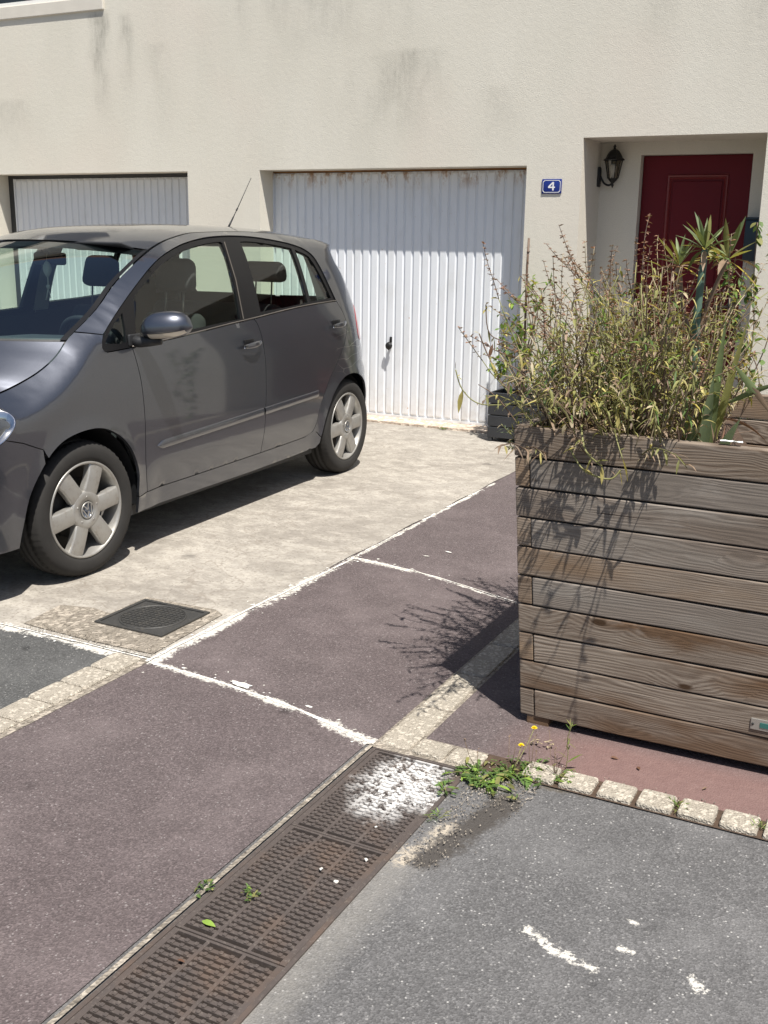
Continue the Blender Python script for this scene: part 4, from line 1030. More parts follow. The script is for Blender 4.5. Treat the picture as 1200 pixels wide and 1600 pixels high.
# doors, sills, body sides, windows on both sides
TL = cr([(2.98, 1.10), (2.86, 1.05), (2.80, .97), (2.80, .88), (2.90, .86), (3.06, .86), (3.12, .92), (3.10, 1.06), (2.98, 1.10)], 4)[:-1]
front_door = between(BELT, .404, 1.505)+BSHUT[1:]+[(1.2, .314), (.8, .310)]+list(reversed(FSHUT))[0:-1]
rear_door = between(BELT, 1.505, 2.528)[0:]+RSHUT[1:]+[(1.78, .322)]+list(reversed(BSHUT))[0:-1]
sill = [(.352, .30), (.430, .309), (.8, .310), (1.2, .314), (1.503, .318), (1.78, .322), (2.02, .328), (2.105, .350), (2.150, .34), (2.192, .300), (2.185, .262), (2.15, .236), (1.9, .228), (1.4, .220), (.8, .220), (.345, .220)]
side_body = [(.122, ZRAIL(.122)-.001), (.228, 1.088)]+[p for p in SE if p[0] > .24]+RSHUT[1:-1]+[(2.150, .34), (2.192, .302)]+[p for p in ARCR if p[0] < 2.84 and p[1] > .305]+[(2.855, .525), (3.0, .58), (3.2, .60), (3.22, .75), (3.20, 1.05), (3.13, 1.12), (3.0, 1.30), (2.98, 1.40), (3.05, 1.455), (SR1, 1.46), (SR1, ZRAIL(SR1))]+list(reversed(RAILp(.14, SR1-.02, 70)))
seamwin = between(SE, .19, 2.53)
def offp(s, z, n): return (s, z)
FG = [(.455, 1.050)]+[(p[0]+.012, p[1]-.026) for p in SE if .50 < p[0] < 1.46]+[(1.452, 1.50), (1.42, 1.30), (1.385, 1.092)]+[(1.2, 1.083), (.8, 1.061)]
RG = [(1.640, 1.507)]+[(p[0], p[1]-.026) for p in SE if 1.66 < p[0] < 2.17]+[(2.178, 1.468), (2.172, 1.3), (2.166, 1.146), (1.9, 1.130), (1.606, 1.118), (1.62, 1.3)]
QG = [(2.216, 1.462)]+[(p[0]-.006, p[1]-.028) for p in SE if 2.22 < p[0] < 2.36]+[(2.385, 1.372), (2.42, 1.30), (2.475, 1.160), (2.203, 1.148)]
TG = [(.232, 1.048), (.24, 1.062), (.27, 1.09), (.345, 1.142), (.408, 1.178), (.397, 1.10), (.383, 1.045), (.32, 1.040)]
frame = [(.205, 1.016), (.225, 1.009), (.32, 1.012)]+BELT+list(reversed([p for p in SE if .2 < p[0] < 2.52]))
for sg in (1, -1):
    d1 = panel('front_door', front_door, M_PAINT, side=sg); d2 = panel('rear_door', rear_door, M_PAINT, side=sg)
    panel('sill', sill, M_PAINT, side=sg)
    bs = panel('side_body', side_body, M_PAINT, holes=[TL], side=sg)
    panel('tail_light', TL, M_REDLENS, side=sg, gap=.003, off=.003)
    wf = panel('window_frame', frame, M_PAINTBLK, holes=[FG, RG, QG, TG], side=sg, off=-.006, gap=.003, depth=.022)
    for nm, po in (('front_door_glass', FG), ('rear_door_glass', RG), ('quarter_glass', QG), ('corner_glass', TG)):
        panel(nm, po, M_GLASS, side=sg, off=-.013, gap=-.003, rim=False)
    # bright trim line at the trailing edge of the front glass
    mb = MB(); 
    A = [G(s, z)+Gn(s, z)*.0015 for s, z in ((1.462, 1.503), (1.43, 1.30), (1.397, 1.09))]; B = [G(s+.010, z)+Gn(s+.010, z)*.0015 for s, z in ((1.462, 1.503), (1.43, 1.30), (1.397, 1.09))]
    A = [Vector((p.x*sg, p.y, p.z)) for p in A]; B = [Vector((p.x*sg, p.y, p.z)) for p in B]
    mb.grid([A, B]); mb.build('pillar_trim', M_STEEL, car)
    # thin light line under the glass
    mb = MB()
    for off, z_off, rr in ((.002, .004, .0035),):
        pts = [G(s, z+z_off)+Gn(s, z)*off for s, z in BELT[::2]]; pts = [Vector((p.x*sg, p.y, p.z)) for p in pts]; mb.tube(pts, rr, 6)
    mb.build('waist_trim', M_STEEL, car)
    # rubbing strips
    for (par, s0, s1, za, zb) in ((d1, .512, 1.497, .526, .562), (d2, 1.513, 2.145, .562, .587)):
        rows = [[], [], [], [], []]; N_ = 24
        for i in range(N_+1):
            s = s0+(s1-s0)*i/N_; zc = za+(zb-za)*i/N_; e = min(1, math.sqrt(max(0, (i/N_)*(s1-s0)/.012)) if par is d1 else 1); hh = .021*max(.05, e)
            for k, (dz, do) in enumerate(((-1, 0), (-.85, .005), (0, .0075), (.75, .006), (1, 0))):
                p = G(s, zc+dz*hh)+Gn(s, zc)*(do+.0005); rows[k].append(Vector((p.x*sg, p.y, p.z)))
        mb = MB(); mb.grid(rows, flip=sg > 0); mb.build('rubbing_strip', M_PAINT, par)
    # handles
    for (par, s0, z0) in ((d1, 1.405, .952), (d2, 2.452, .995)):
        c = G(s0, z0); mb = MB(); P_ = []
        for i in range(9):
            t = i/8; s = s0-.095+.19*t; out = .010+.034*math.sin(PI*min(1, .18+t*.72))**.8*(1 if t < .95 else .7)
            ctr = G(s, z0+.006*(t-.5)*2)+Vector((out, 0, 0)); P_.append((ctr, .0155*(.72+.4*math.sin(PI*t))))
        vs = []
        for ctr, r in P_:
            for k in range(10):
                a = 2*PI*k/10; vs.append(Vector(((ctr.x+math.cos(a)*r*.55)*sg, ctr.y, ctr.z+math.sin(a)*r)))
        n = 10; mb.add(vs, [(i*n+k, i*n+(k+1) % n, (i+1)*n+(k+1) % n, (i+1)*n+k) for i in range(8) for k in range(n)]+[tuple(range(n)), tuple(80+k for k in range(n))], 0, True)
        mb.build('door_handle', M_PAINT, par)
        mb = MB(); mb.rbox(((c.x+.001)*sg, s0-.005, z0-.004), (.006, .10, .062), .0028); mb.build('handle_recess', M_PAINTBLK, par)
    # mirror
    mb = MB(); n = 18; P = []
    cx, cy, cz = .985, .43, 1.094
    for i in range(n+1):
        t = i/n; row = []
        # section along X (outboard); shell bulges to the front (-Y)
        xx = -.115+.235*t; r = math.sqrt(max(0, 1-abs((t-.5)*2)**2.6))
        hz = .088*max(.03, r)*(1-.10*t); dy = .075*max(.03, r)
        for k in range(15):
            a = PI*k/14; row.append(Vector(((cx+xx+.0)*sg, cy+.06+.22*(t-.5)*.32-dy*math.sin(a)**.8*1.15, cz+hz*math.cos(a)*(1.0 if math.cos(a) > 0 else .52)+.022*t)))
        P.append(row)
    mb.grid(P, flip=sg < 0); m = mb.build('mirror', M_PAINT, car)
    mb = MB(); R0 = []; 
    for row in P: R0.append([row[0], row[0].lerp(row[-1], .5), row[-1]])
    mb.grid(R0, flip=sg > 0); mb.build('mirror_glass', M_STEEL, m)
    mb = MB(); row_l = []
    for i in range(n+1):
        t = i/n; p = P[i]; row_l.append([p[9]+Vector((0, -.004, 0)), p[10]+Vector((0, -.005, -.001)), p[11]+Vector((0, -.005, -.002)), p[12]+Vector((0, -.004, -.003))])
    mb.grid(row_l[5:18], flip=sg < 0); mb.build('indicator', M_ORANGE, m)
    mb = MB(); mb.tube([((.815)*sg, .43, 1.045), ((.86)*sg, .435, 1.04), (.90*sg, .45, 1.045), (.96*sg, .47, 1.05)], [.03, .026, .026, .02], 10); mb.rbox((.832*sg, .43, 1.05), (.014, .09, .055), .006)
    mb.build('mirror_foot', M_BLACKPL, m)
# rear
rbump = [(2.855, .525), (3.0, .58), (3.2, .60), (SR1, .62), (SR1, .27), (3.2, .25), (2.93, .27)]+[p for p in reversed(ARCR) if p[0] > 2.86 and p[1] < .53]
panel('rear_bumper', rbump, M_PAINT)
panel('tailgate', [(3.2, .60), (3.22, .75), (3.20, 1.05), (3.13, 1.12), (SR1, 1.12), (SR1, .62)], M_PAINT)
panel('rear_window', [(3.13, 1.12), (3.0, 1.30), (2.98, 1.40), (3.05, 1.455), (SR1, 1.46), (SR1, 1.12)], M_GLASS, off=-.006, rim=False)
# plate on the tailgate is out of sight; dark inner shell under all panels
def shell(sg, zlo, zhi, s0, s1, name):
    P = []
    for i in range(60):
        s = s0+(s1-s0)*i/59; row = []
        for j in range(9):
            z = zlo(s)+(zhi(s)-zlo(s))*j/8; p = G(s, z)-Gn(s, z)*.03; row.append(Vector((p.x*sg, p.y, p.z)))
        P.append(row)
    mb = MB(); mb.grid(P); mb.build(name, M_CABIN, car)
def zlo(s):
    for yc in (0, 2.578):
        d = abs(s-yc)
        if d < .40: return .31+math.sqrt(max(0, .40**2-d*d))
    return .25
for sg in (1, -1):
    shell(sg, zlo, lambda s: max(zlo(s)+.02, min(ZRAIL(s)-.02, float(np.interp(s, [.1, .4, 2.528, 2.9, 4], [1.0, 1.0, 1.12, 1.15, 1.13])))), SF0+.02, SR1-.02, 'inner_shell')
# B pillar inner and rear pillar inner trim
for sg in (1, -1):
    for (sa, sb, zt, zb) in ((1.47, 1.60, 1.53, 1.08), (2.36, 2.7, 1.50, 1.10)):
        mb = MB(); P = []
        for s in (sa, (sa+sb)/2, sb):
            row = []
            for j in range(7):
                z = zb+(zt-zb)*j/6; z = min(z, ZRAIL(s)-.02); p = G(s, z)-Gn(s, z)*.045; row.append(Vector((p.x*sg, p.y, p.z)))
            P.append(row)
        mb.grid(P); mb.build('pillar_lining', M_LINER if sa < 2 else M_CABIN, car)
# wheel wells and underbody
mb = MB()
for yc in (0, 2.578):
    for sg in (1, -1):
        rows = []
        for x in (.845 if yc < 1 else .80, .60):
            rr_ = .385 if yc < 1 else .372
            rows.append([Vector((x*sg, yc+rr_*math.cos(PI*k/20), .31+rr_*math.sin(PI*k/20))) if 0 < k < 20 else Vector((x*sg, yc+rr_*math.cos(PI*k/20), .25)) for k in range(21)])
        mb.grid(rows, smooth=True); r = rows[1]; c = len(r); mb.add([*r, Vector((.60*sg, yc, .2))], [(i, i+1, c) for i in range(c-1)])
mb.box(-.80, .80, .36, 2.20, .19, .24); mb.box(-.6, .6, -.75, .4, .2, .24); mb.box(-.6, .6, 2.15, 3.15, .24, .28)
mb.build('underbody', M_BLACKPL, car)
# interior
mb = MB(); mb.box(-.78, .78, .40, 2.9, .26, .30); mb.box(-.62, .62, 2.45, 2.85, .30, .93)
mb.build('cabin_floor', M_CABIN, car)
P = []
for i, (y, z) in enumerate([(-.14, .93), (-.08, .975), (.06, 1.015), (.30, 1.03), (.46, 1.015), (.52, .96), (.50, .8), (.46, .5)]):
    P.append([Vector((-.76+1.52*j/20, y+(.20 if i < 3 else .06)*(abs(j-10)/10)**2, z+(.035*math.exp(-((j-15)/3.2)**2) if i in (3, 4) else 0)-.02*(abs(j-10)/10)**2)) for j in range(21)])
mb = MB(); mb.grid(P); mb.build('dashboard', simple('dash_plastic', (.045, .05, .055), .6, 0, .15, 30, .2, 300), car)
mb = MB(); n = 40; R = Matrix.Rotation(math.radians(-62), 4, 'X'); rr = []
for k in range(n+1):
    t = 2*PI*k/n; rr.append(Vector((.38, .66, .96))+(R @ Vector((.185*math.cos(t), .185*math.sin(t), 0))))
mb.tube(rr, .015, 8, cap=False); mb.rbox((.38, .64, .955), (.13, .05, .11), .02); mb.tube([(.20, .66, .96), (.56, .66, .96)], .014, 6)
mb.build('steering_wheel', M_CABIN, car)
def seat(x, y, w, name, hr=True):
    mb = MB(); mb.rbox((x, y, .52), (w, .50, .15), .05, seg=3)
    mb.rbox((x, y+.33, .82), (w*.96, .13, .60), .055, Matrix.Rotation(math.radians(-16), 4, 'X'), seg=3, taper=(.82, .9))
    s_ = mb.build(name, M_SEAT, car)
    if hr:
        for hx in ([x] if w < .7 else [x-.36, x+.36]):
            mb = MB(); mb.rbox((hx, y+.425 if w < .7 else y+.40, 1.315), (.27 if w < .7 else .36, .10, .19 if w < .7 else .13), .045, Matrix.Rotation(math.radians(-10), 4, 'X'), seg=3, taper=(.85, .9)); mb.build('headrest', M_SEAT, s_)
            mb = MB()
            for q in (-.06, .06): mb.tube([(hx+q, y+.39, 1.05), (hx+q, y+.41, 1.27)], .006, 6)
            mb.build('headrest_stem', M_STEEL, s_)
seat(.37, .98, .50, 'seat'); seat(-.37, 1.22, .50, 'seat'); seat(0, 1.95, 1.26, 'rear_seat')
mb = MB(); mb.rbox((0, .80, 1.405), (.21, .03, .065), .012); mb.tube([(0, .80, 1.42), (0, .74, 1.47)], .01, 6)
rm = mb.build('rear_view_mirror', M_CABIN, car)
o = thing('hanging_ornament', 'cream leaf-shaped charm hanging behind the windscreen of the grey car', 'ornament', car.matrix_basis @ Vector((0, .775, 1.40)), PHI)
mb = MB(); mb.tube([(0, 0, .035), (0, 0, -.005)], .0015, 4); mb.build('cord', M_CREAM, o)
mb = MB(); mb.tube([(0, 0, -.08), (0, 0, -.13)], .004, 6); mb.rbox((0, 0, -.14), (.022, .012, .022), .005); mb.tube([(0, 0, -.15), (-.02, .0, -.21)], .004, 5); mb.tube([(0, 0, -.15), (.012, .0, -.20)], .002, 5); mb.build('tassel', M_CREAM, o)
mb = MB(); P = []
for i in range(9):
    t = i/8; w_ = .030*math.sin(PI*t)**.7+.001; P.append([Vector((-w_, 0, -.005-.085*t)), Vector((0, -.010, -.005-.085*t)), Vector((w_, 0, -.005-.085*t)), Vector((0, .010, -.005-.085*t)), Vector((-w_, 0, -.005-.085*t))])
mb.grid(P); mb.build('charm', M_CREAM, o)
for sg in (1, -1):
    mb = MB(); mb.rbox((.33*sg, .80, 1.475), (.40, .15, .014), .006, Matrix.Rotation(math.radians(-14), 4, 'X')); mb.build('sun_visor', M_CABIN, car)
# aerial
mb = MB(); mb.rbox((0, 2.50, 1.585), (.035, .07, .02), .008); mb.tube([(0, 2.50, 1.59), (0, 2.56, 1.655)], [.0065, .005], 8); mb.tube([(0, 2.56, 1.655), (0, 2.60, 1.70)], [.0035, .003], 6)
mb.tube([(0, 2.60, 1.70), (0, 2.615, 1.716)], .0055, 6); mb.tube([(0, 2.615, 1.716), (0, 2.79, 1.92)], [.0028, .002], 6)
mb.build('aerial', M_BLACKPL, car)
# wheels
def wheel(loc, steer, rot, sg=1):
    w = bpy.data.objects.new('wheel', None); w.empty_display_size = .1; COL.objects.link(w); w.parent = car
    w.location = loc; w.rotation_euler = (0, 0, steer+(PI if sg < 0 else 0))
    return w
def tyre_mb():
    mb = MB(); n = 120
    # x: outboard. outer face at 0, inner at -.205
    prof = [(.222, -.012), (.228, .0), (.245, .006), (.272, .008), (.295, .002), (.306, -.008), (.312, -.022)]
    tread = [(.3155, -.03), (.3175, -.052), (.309, -.0535), (.309, -.0615), (.318, -.063), (.3185, -.088), (.310, -.0895), (.310, -.0975), (.3185, -.099), (.318, -.125), (.309, -.1265), (.309, -.1345), (.3175, -.136), (.3155, -.160)]
    inner = [(.312, -.17), (.30, -.19), (.27, -.2), (.225, -.195), (.222, -.19)]
    allp = prof+tread+inner; vs = []; m = len(allp)
    for k in range(n):
        t = 2*PI*k/n
        for i, (r, x) in enumerate(allp):
            rr = r
            if k % 2 and 5 <= i < len(prof)+2: rr -= .0065      # sipes on the shoulders
            if k % 2 and i >= len(prof)+12: rr -= .0055
            vs.append((x, rr*math.cos(t), rr*math.sin(t)))
    fs = [(k*m+i, k*m+i+1, ((k+1) % n)*m+i+1, ((k+1) % n)*m+i) for k in range(n) for i in range(m-1)]
    fs = [f[::-1] for f in fs]
    mb.add(vs, fs, 0, True)
    return mb
def flat_bottom(mb, cz=.31):
    # weight on the ground: the contact patch is flattened by a few mm
    out = []
    for (x, y, z) in mb.v: out.append((x, y, max(z, -.312)))
    mb.v = out; return mb
def rim_mb(rot):
    mb = MB()
    mb.lathe([(.224, -.012), (.226, -.002), (.221, .003), (.215, .001), (.210, -.012), (.203, -.03), (.198, -.06), (.194, -.13), (.20, -.16)], 72, 'x')
    # spokes: six, slightly tapered, dished, with rounded flanks
    for k in range(6):
        a0 = rot+2*PI*k/6
        rows = []
        for i in range(9):
            t = i/8; r = .045+(.213-.045)*t; hw = .0455-.0055*math.sin(PI*t*.8)+.004*t*t; x = .006-.012*(1-t)**2-.010*t**3
            sec = []
            for (u, dx) in ((-1.0, -.035), (-1.0, -.012), (-.93, -.003), (-.82, 0), (0, .0015), (.82, 0), (.93, -.003), (1.0, -.012), (1.0, -.035)):
                c, s_ = math.cos(a0), math.sin(a0)
                # keep spokes from overlapping near the hub
                h_ = min(hw, r*math.tan(PI/6)*.98)
                sec.append(Vector((x+dx, r*c-h_*u*s_, r*s_+h_*u*c)))
            rows.append(sec)
        mb.grid(rows, smooth=True, flip=False)
    mb.lathe([(.092, -.02), (.090, -.004), (.082, .001), (.045, .003), (.044, -.004), (0, -.004)], 48, 'x')
    for k in range(5):
        a = 2*PI*k/5+.3; mb.lathe([(0, .003), (.0055, .003), (.006, -.001)], 8, 'x', (0, .062*math.cos(a), .062*math.sin(a)))
    return mb
def emblem_mb():
    mb = MB(); mb.lathe([(.040, .0015), (.040, .005), (.0365, .0065), (.034, .005), (.034, .0015)], 40, 'x')
    def bar(p, q, w=.0042):
        p = Vector((.004, *p)); q = Vector((.004, *q)); d = (q-p).normalized(); s = Vector((0, -d.z, d.y))*w*.5*1.2; h = Vector((.0025, 0, 0))
        vs = [p-s, q-s, q+s, p+s, p-s+h, q-s+h, q+s+h, p+s+h]; mb.add(vs, [(0, 1, 2, 3), (4, 5, 6, 7), (0, 1, 5, 4), (1, 2, 6, 5), (2, 3, 7, 6), (3, 0, 4, 7)])
    k = .001
    bar((-15*k, 31*k), (0, 2*k)); bar((15*k, 31*k), (0, 2*k))                       # upper letter
    bar((-28*k, 18*k), (-12*k, -31*k)); bar((-12*k, -31*k), (0, -5*k)); bar((0, -5*k), (12*k, -31*k)); bar((12*k, -31*k), (28*k, 18*k))
    return mb
tm = None
def mk_wheel(loc, steer, rot, sg):
    global tm
    w = wheel(loc, steer, rot, sg)
    flat_bottom(tyre_mb()).build('tyre', M_TYRE, w)
    rm_ = MB(); r = rim_mb(rot); rim = r.build('rim', M_ALLOY, w)
    mb = MB(); mb.lathe([(0, -.0035), (.036, -.0035), (.036, .0015)], 40, 'x'); mb.build('centre_cap', M_EMBL, w)
    e_ = emblem_mb(); X = Matrix.Rotation(rot*1.0+.2, 4, 'X'); e_.build('emblem', M_ALLOY, w, X)
    mb = MB(); mb.lathe([(.06, -.075), (.14, -.075), (.14, -.095), (.06, -.095)], 48, 'x'); mb.lathe([(.02, -.05), (.065, -.055), (.07, -.10)], 24, 'x')
    mb.rbox((-.085, .115, .045), (.06, .07, .13), .012)
    mb.lathe([(0, -.11), (.195, -.11)], 40, 'x')
    mb.build('brake_disc', M_STEEL if False else simple('dark_brake', (.05, .045, .04), .6, .4, .3), w)
    return w
mk_wheel((.865, 0, .312), -math.radians(3.5), math.radians(8), 1)
mk_wheel((.860, 2.578, .312), 0, math.radians(3), 1)
mk_wheel((-.865, 0, .312), -math.radians(3.5), .4, -1)
mk_wheel((-.860, 2.578, .312), 0, .9, -1)
# number plate front (blank white, out of sight below the frame edge)
# ================================================================== WOODEN PLANTER
PLO = Vector((-.45, -4.37, 0.0045))
pl = thing('wooden_planter', 'large square planter of weathered brown-grey horizontal boards full of dry bushes', 'planter', PLO)
YF, YB = -4.97, -3.77; TH = .048; PITCH = .0956; BH = .0902
def xl(z): return -1.05-.075*z
def xr(z): return .130+.060*z
def board(xa, xb, ya, yb, z0, z1, flareL=True, flareR=True, name='board', mat=None):
    mb = MB(); seg = 10
    bm = bmesh.new(); bmesh.ops.create_cube(bm, size=1)
    for v in bm.verts: v.co = Vector(((xa+xb)/2+v.co.x*(xb-xa), (ya+yb)/2+v.co.y*(yb-ya), (z0+z1)/2+v.co.z*(z1-z0)))
    bmesh.ops.bevel(bm, geom=list(bm.edges), offset=.0035, segments=2, profile=.5, affect='EDGES')
    long_x = (xb-xa) > (yb-ya)
    # slices so the board can bow a little
    for k in range(1, seg):
        t = k/seg; co = (xa+(xb-xa)*t, 0, 0) if long_x else (0, ya+(yb-ya)*t, 0); no = (1, 0, 0) if long_x else (0, 1, 0)
        bmesh.ops.bisect_plane(bm, geom=bm.verts[:]+bm.edges[:]+bm.faces[:], plane_co=co, plane_no=no)
    sd = random.random()*50
    for v in bm.verts:
        q = v.co.x if long_x else v.co.y
        w1 = mnoise.noise(Vector((q*2.1, sd, 0)))*.004; w2 = mnoise.noise(Vector((q*1.8, sd, 9)))*.0035
        if long_x: v.co.y += w1; 
        else: v.co.x += w1
        v.co.z += w2 if (v.co.z > (z0+z1)/2) else w2*.6
        if flareL and v.co.x < -.45: v.co.x -= (.018+.072*v.co.z)*min(1, (-.45-v.co.x)/.5)
        if flareR and v.co.x > -.45: v.co.x += .060*v.co.z*min(1, (v.co.x+.45)/.5)
    bm.verts.index_update()
    mb.add([v.co-PLO for v in bm.verts], [[v.index for v in f.verts] for f in bm.faces]); bm.free()
    return mb.build(name, mat or M_WOOD, pl)
for k in range(10):
    z1 = .984-PITCH*k; z0 = z1-BH; even = k % 2 == 0
    if k == 0: z1 += .002
    fx0 = -1.035 if even else -1.035+TH+.002; fx1 = .130 if even else .130-TH-.002
    board(fx0, fx1, YF, YF+TH-.003, z0, z1, mat=M_WOODD if k == 0 else None)
    board(fx0, fx1, YB-TH+.003, YB, z0, z1)
    sy0 = YF+TH+.002 if even else YF+.002; sy1 = YB-TH-.002 if even else YB-.002
    board(-1.035, -1.035+TH-.001, sy0, sy1, z0, z1, mat=M_WOODE); board(.130-TH+.001, .130, sy0, sy1, z0, z1)
for (x, y) in ((-1.0, YF+.05), (.08, YF+.05), (-1.0, YB-.05), (.08, YB-.05)):
    board(x-.034, x+.042, y-.045, y+.045, -.004, .052 if y == YF+.05 and x < 0 else .034, False, False, 'foot')
mb = MB(); mb.box(-.975-PLO.x, .07-PLO.x, YF+.062-PLO.y, YB-.062-PLO.y, .05, .68); mb.build('lining', M_BLACKPL, pl)
# soil
P = []
for i in range(31):
    row = []
    for j in range(31):
        x = -1.06+1.22*i/30; y = YF+TH+.0+(YB-YF-2*TH)*j/30; row.append(Vector((x, y, .88-.15*max(0, min(1, (x+.66)/.10))+.025*mnoise.noise(Vector((x*6, y*6, 0)))+.014*mnoise.noise(Vector((x*25, y*25, 0)))+.01))-PLO)
    P.append(row)
mb = MB(); mb.grid(P, flip=False); so = mb.build('soil', M_SOIL, pl)
# small metal label with a teal strip
lp = MB(); lp.rbox((-.315-PLO.x+.03, YF-.004-PLO.y, .163), (.105, .004, .036), .0015, smooth=False); l1 = lp.build('label_plate', simple('label_steel', (.34, .32, .29), .45, .5), pl)
lp = MB(); lp.rbox((-.305-PLO.x+.03, YF-.0068-PLO.y, .163), (.072, .002, .016), .0005, smooth=False); lp.build('label_strip', simple('teal_strip', (.03, .13, .115), .4), l1)
lp = MB()
for sx in (-.046, .046): lp.lathe([(0, -.009), (.0035, -.008), (.004, -.006)], 8, 'y', (-.285-PLO.x+sx, YF-PLO.y, .163))
lp.build('screw', M_IRON, l1)

R = random.Random(11)
def U(a, b): return R.uniform(a, b)
def rvec(s=1): return Vector((U(-1, 1), U(-1, 1), U(-1, 1)))*s
random.seed(5)
# ---- the dry sage bush
SG = [L_OLIVE, L_GREEN, L_YELLOW, L_DRY, L_RUST, L_STRAW, L_STEMG, L_STEMB, L_BRIGHT, L_GREY]
bush = thing('sage_bush', 'dense straggly half-dry bush with olive leaves and brown seed spikes in the wooden planter', 'bush', (-.78, -4.52, .87))
bo = Vector((-.78, -4.52, .87))
st = MB(); lf = MB(); sp = MB()
def curve_stem(b, d, L, n=8, grav=.25, wob=.12, upw=.35):
    pts = [b.copy()]; d = d.normalized()
    for i in range(n):
        d = (d+rvec(wob)+Vector((0, 0, upw/n))-Vector((0, 0, grav*(i/n)**2))).normalized(); pts.append(pts[-1]+d*L/n)
    return pts
def leafy(pts, n, t0, lmin, lmax, wmin, wmax, choose, droop=.9):
    m = len(pts)-1
    for i in range(n):
        t = t0+(1-t0)*(i+R.random())/n; q = t*m; k = min(int(q), m-1); p = pts[k].lerp(pts[k+1], q-k); ax = (pts[k+1]-pts[k]).normalized()
        a = R.random()*2*PI; u = ax.orthogonal().normalized(); v = ax.cross(u)
        d = (u*math.cos(a)+v*math.sin(a))*1.0+ax*U(.2, 1.2)+Vector((0, 0, U(-.5, .3)))
        lf.leaf(p, d, U(lmin, lmax), U(wmin, wmax), droop*U(.2, 1.8), choose(t, p), seg=3, fold=U(.1, .9))
def ch(t, p):
    h = (p.z)/.6; r = R.random()
    if h < .27: return 3 if r < .62 else (5 if r < .78 else (0 if r < .92 else 2))
    if h < .5: return 3 if r < .25 else (0 if r < .66 else (2 if r < .82 else (1 if r < .93 else 5)))
    return 0 if r < .50 else (2 if r < .62 else (1 if r < .72 else (3 if r < .92 else (5 if r < .97 else 8))))
def spike(pts_end, d, L):
    pts = curve_stem(pts_end, d, L, 6, .0, .08, .25); st.tube(pts, [.0016, .0015, .0014, .0013, .0012, .0011, .0009], 4, mat=7 if R.random() < .6 else 5, tone=R.random())
    nw = int(L/.017)
    for w in range(nw):
        t = (w+.8)/nw; q = t*6; k = min(int(q), 5); p = pts[k].lerp(pts[k+1], q-k)
        for c in range(R.randint(2, 5)):
            a = R.random()*2*PI; dd = Vector((math.cos(a), math.sin(a), U(-.2, .7)))
            sp.leaf(p, dd, U(.009, .019), U(.005, .011), U(-.3, .5), 4 if R.random() < .62 else 3, seg=2, fold=.5)
for i in range(480):
    b = Vector((U(-1.04, -.64), U(-4.90, -4.16), .875))-bo
    out = Vector((b.x*1.0+.05, b.y*.8, 0)); lean = U(.2, 1.3)
    if R.random() < .16: lean = U(1.4, 2.6)
    d = out*lean*1.6+Vector((U(-.28, .28), U(-.28, .28), .75))
    L = U(.30, .64)*(1-.15*abs(b.x+.06)/.25)
    pts = curve_stem(b, d, L, 8, U(0, .6), .17, .3)
    if pts[-1].x+bo.x < -1.26 or pts[-1].x+bo.x > -.52: continue
    st.tube(pts, [.0030-.0017*k/8 for k in range(9)], 4, mat=R.choice([6, 6, 5, 7, 7]), tone=R.random())
    leafy(pts, int(L*(42 if i % 3 else 20)), .12, .020, .062, .004, .0105, ch, 1.1)
    if R.random() < .27 and pts[-1].z > .27: spike(pts[-1], pts[-1]-pts[-2], U(.08, .22))
# short litter of dead leaves and twigs at the foot
for i in range(1700):
    p = Vector((U(-1.05, -.62), U(-4.92, -4.3), .875+abs(R.gauss(0, .06))))-bo
    lf.leaf(p, Vector((U(-1, 1), U(-1, 1), U(-.3, .6))), U(.02, .05), U(.004, .010), U(0, 1.2), R.choice([3, 3, 3, 5, 7, 2]), seg=2, fold=.6)
for i in range(160):
    p = Vector((U(-1.05, -.60), U(-4.93, -4.4), .885))-bo; d = Vector((U(-1, 1), U(-1, .6), U(.1, 1)))
    pts = curve_stem(p, d, U(.08, .22), 5, .4, .25, 0); st.tube(pts, .0014, 4, mat=R.choice([5, 7, 7]), tone=R.random())
# tall spikes sticking out of the top
for (x, y, z, h) in [(-1.13, -4.55, 1.28, .22), (-1.17, -4.6, 1.22, .18), (-1.05, -4.6, 1.30, .20), (-.97, -4.55, 1.36, .17), (-.90, -4.5, 1.36, .20), (-.86, -4.5, 1.38, .12), (-.83, -4.6, 1.38, .16), (-.80, -4.45, 1.38, .17), (-.72, -4.7, 1.25, .22), (-.66, -4.6, 1.2, .22), (-.62, -4.6, 1.15, .24), (-1.24, -4.6, 1.12, .17), (-.76, -4.55, 1.36, .12)]:
    p0 = Vector((x+U(-.02, .06), y, .9))-bo; p1 = Vector((x, y, z))-bo
    pts = [p0.lerp(p1, k/6)+rvec(.008) for k in range(7)]; st.tube(pts, .0022, 4, mat=R.choice([6, 5])); leafy(pts, 9, .3, .025, .055, .005, .012, ch); spike(pts[-1], Vector((U(-.12, .12), U(-.1, .1), 1)), h)
# stray arching stem with one hanging leaf on the left, and others spilling over the rim
def stray(pts, mat, r=.0022, leaves=(), small=0):
    q = [Vector(p)-bo for p in pts]; q = [Vector(p) for p in cr([tuple(v) for v in q], 5)]; st.tube(q, r, 5, mat=mat)
    for (i, L, w, m, dd) in leaves: lf.leaf(q[min(len(q)-1, int(i*(len(q)-1)))], Vector(dd), L, w, .25, m, seg=4, fold=.3)
    for k in range(small):
        p = R.choice(q[len(q)//2:]); lf.leaf(p, rvec(), U(.012, .028), U(.004, .01), .5, R.choice([0, 2, 3]), seg=2)
stray([(-1.05, -4.6, .99), (-1.22, -4.6, 1.0), (-1.38, -4.6, .985), (-1.455, -4.6, 1.03), (-1.485, -4.6, 1.10)], 6, .0022, [(.78, .085, .022, 2, (-.15, -.1, -1)), (1, .03, .008, 3, (0, 0, 1))], 5)
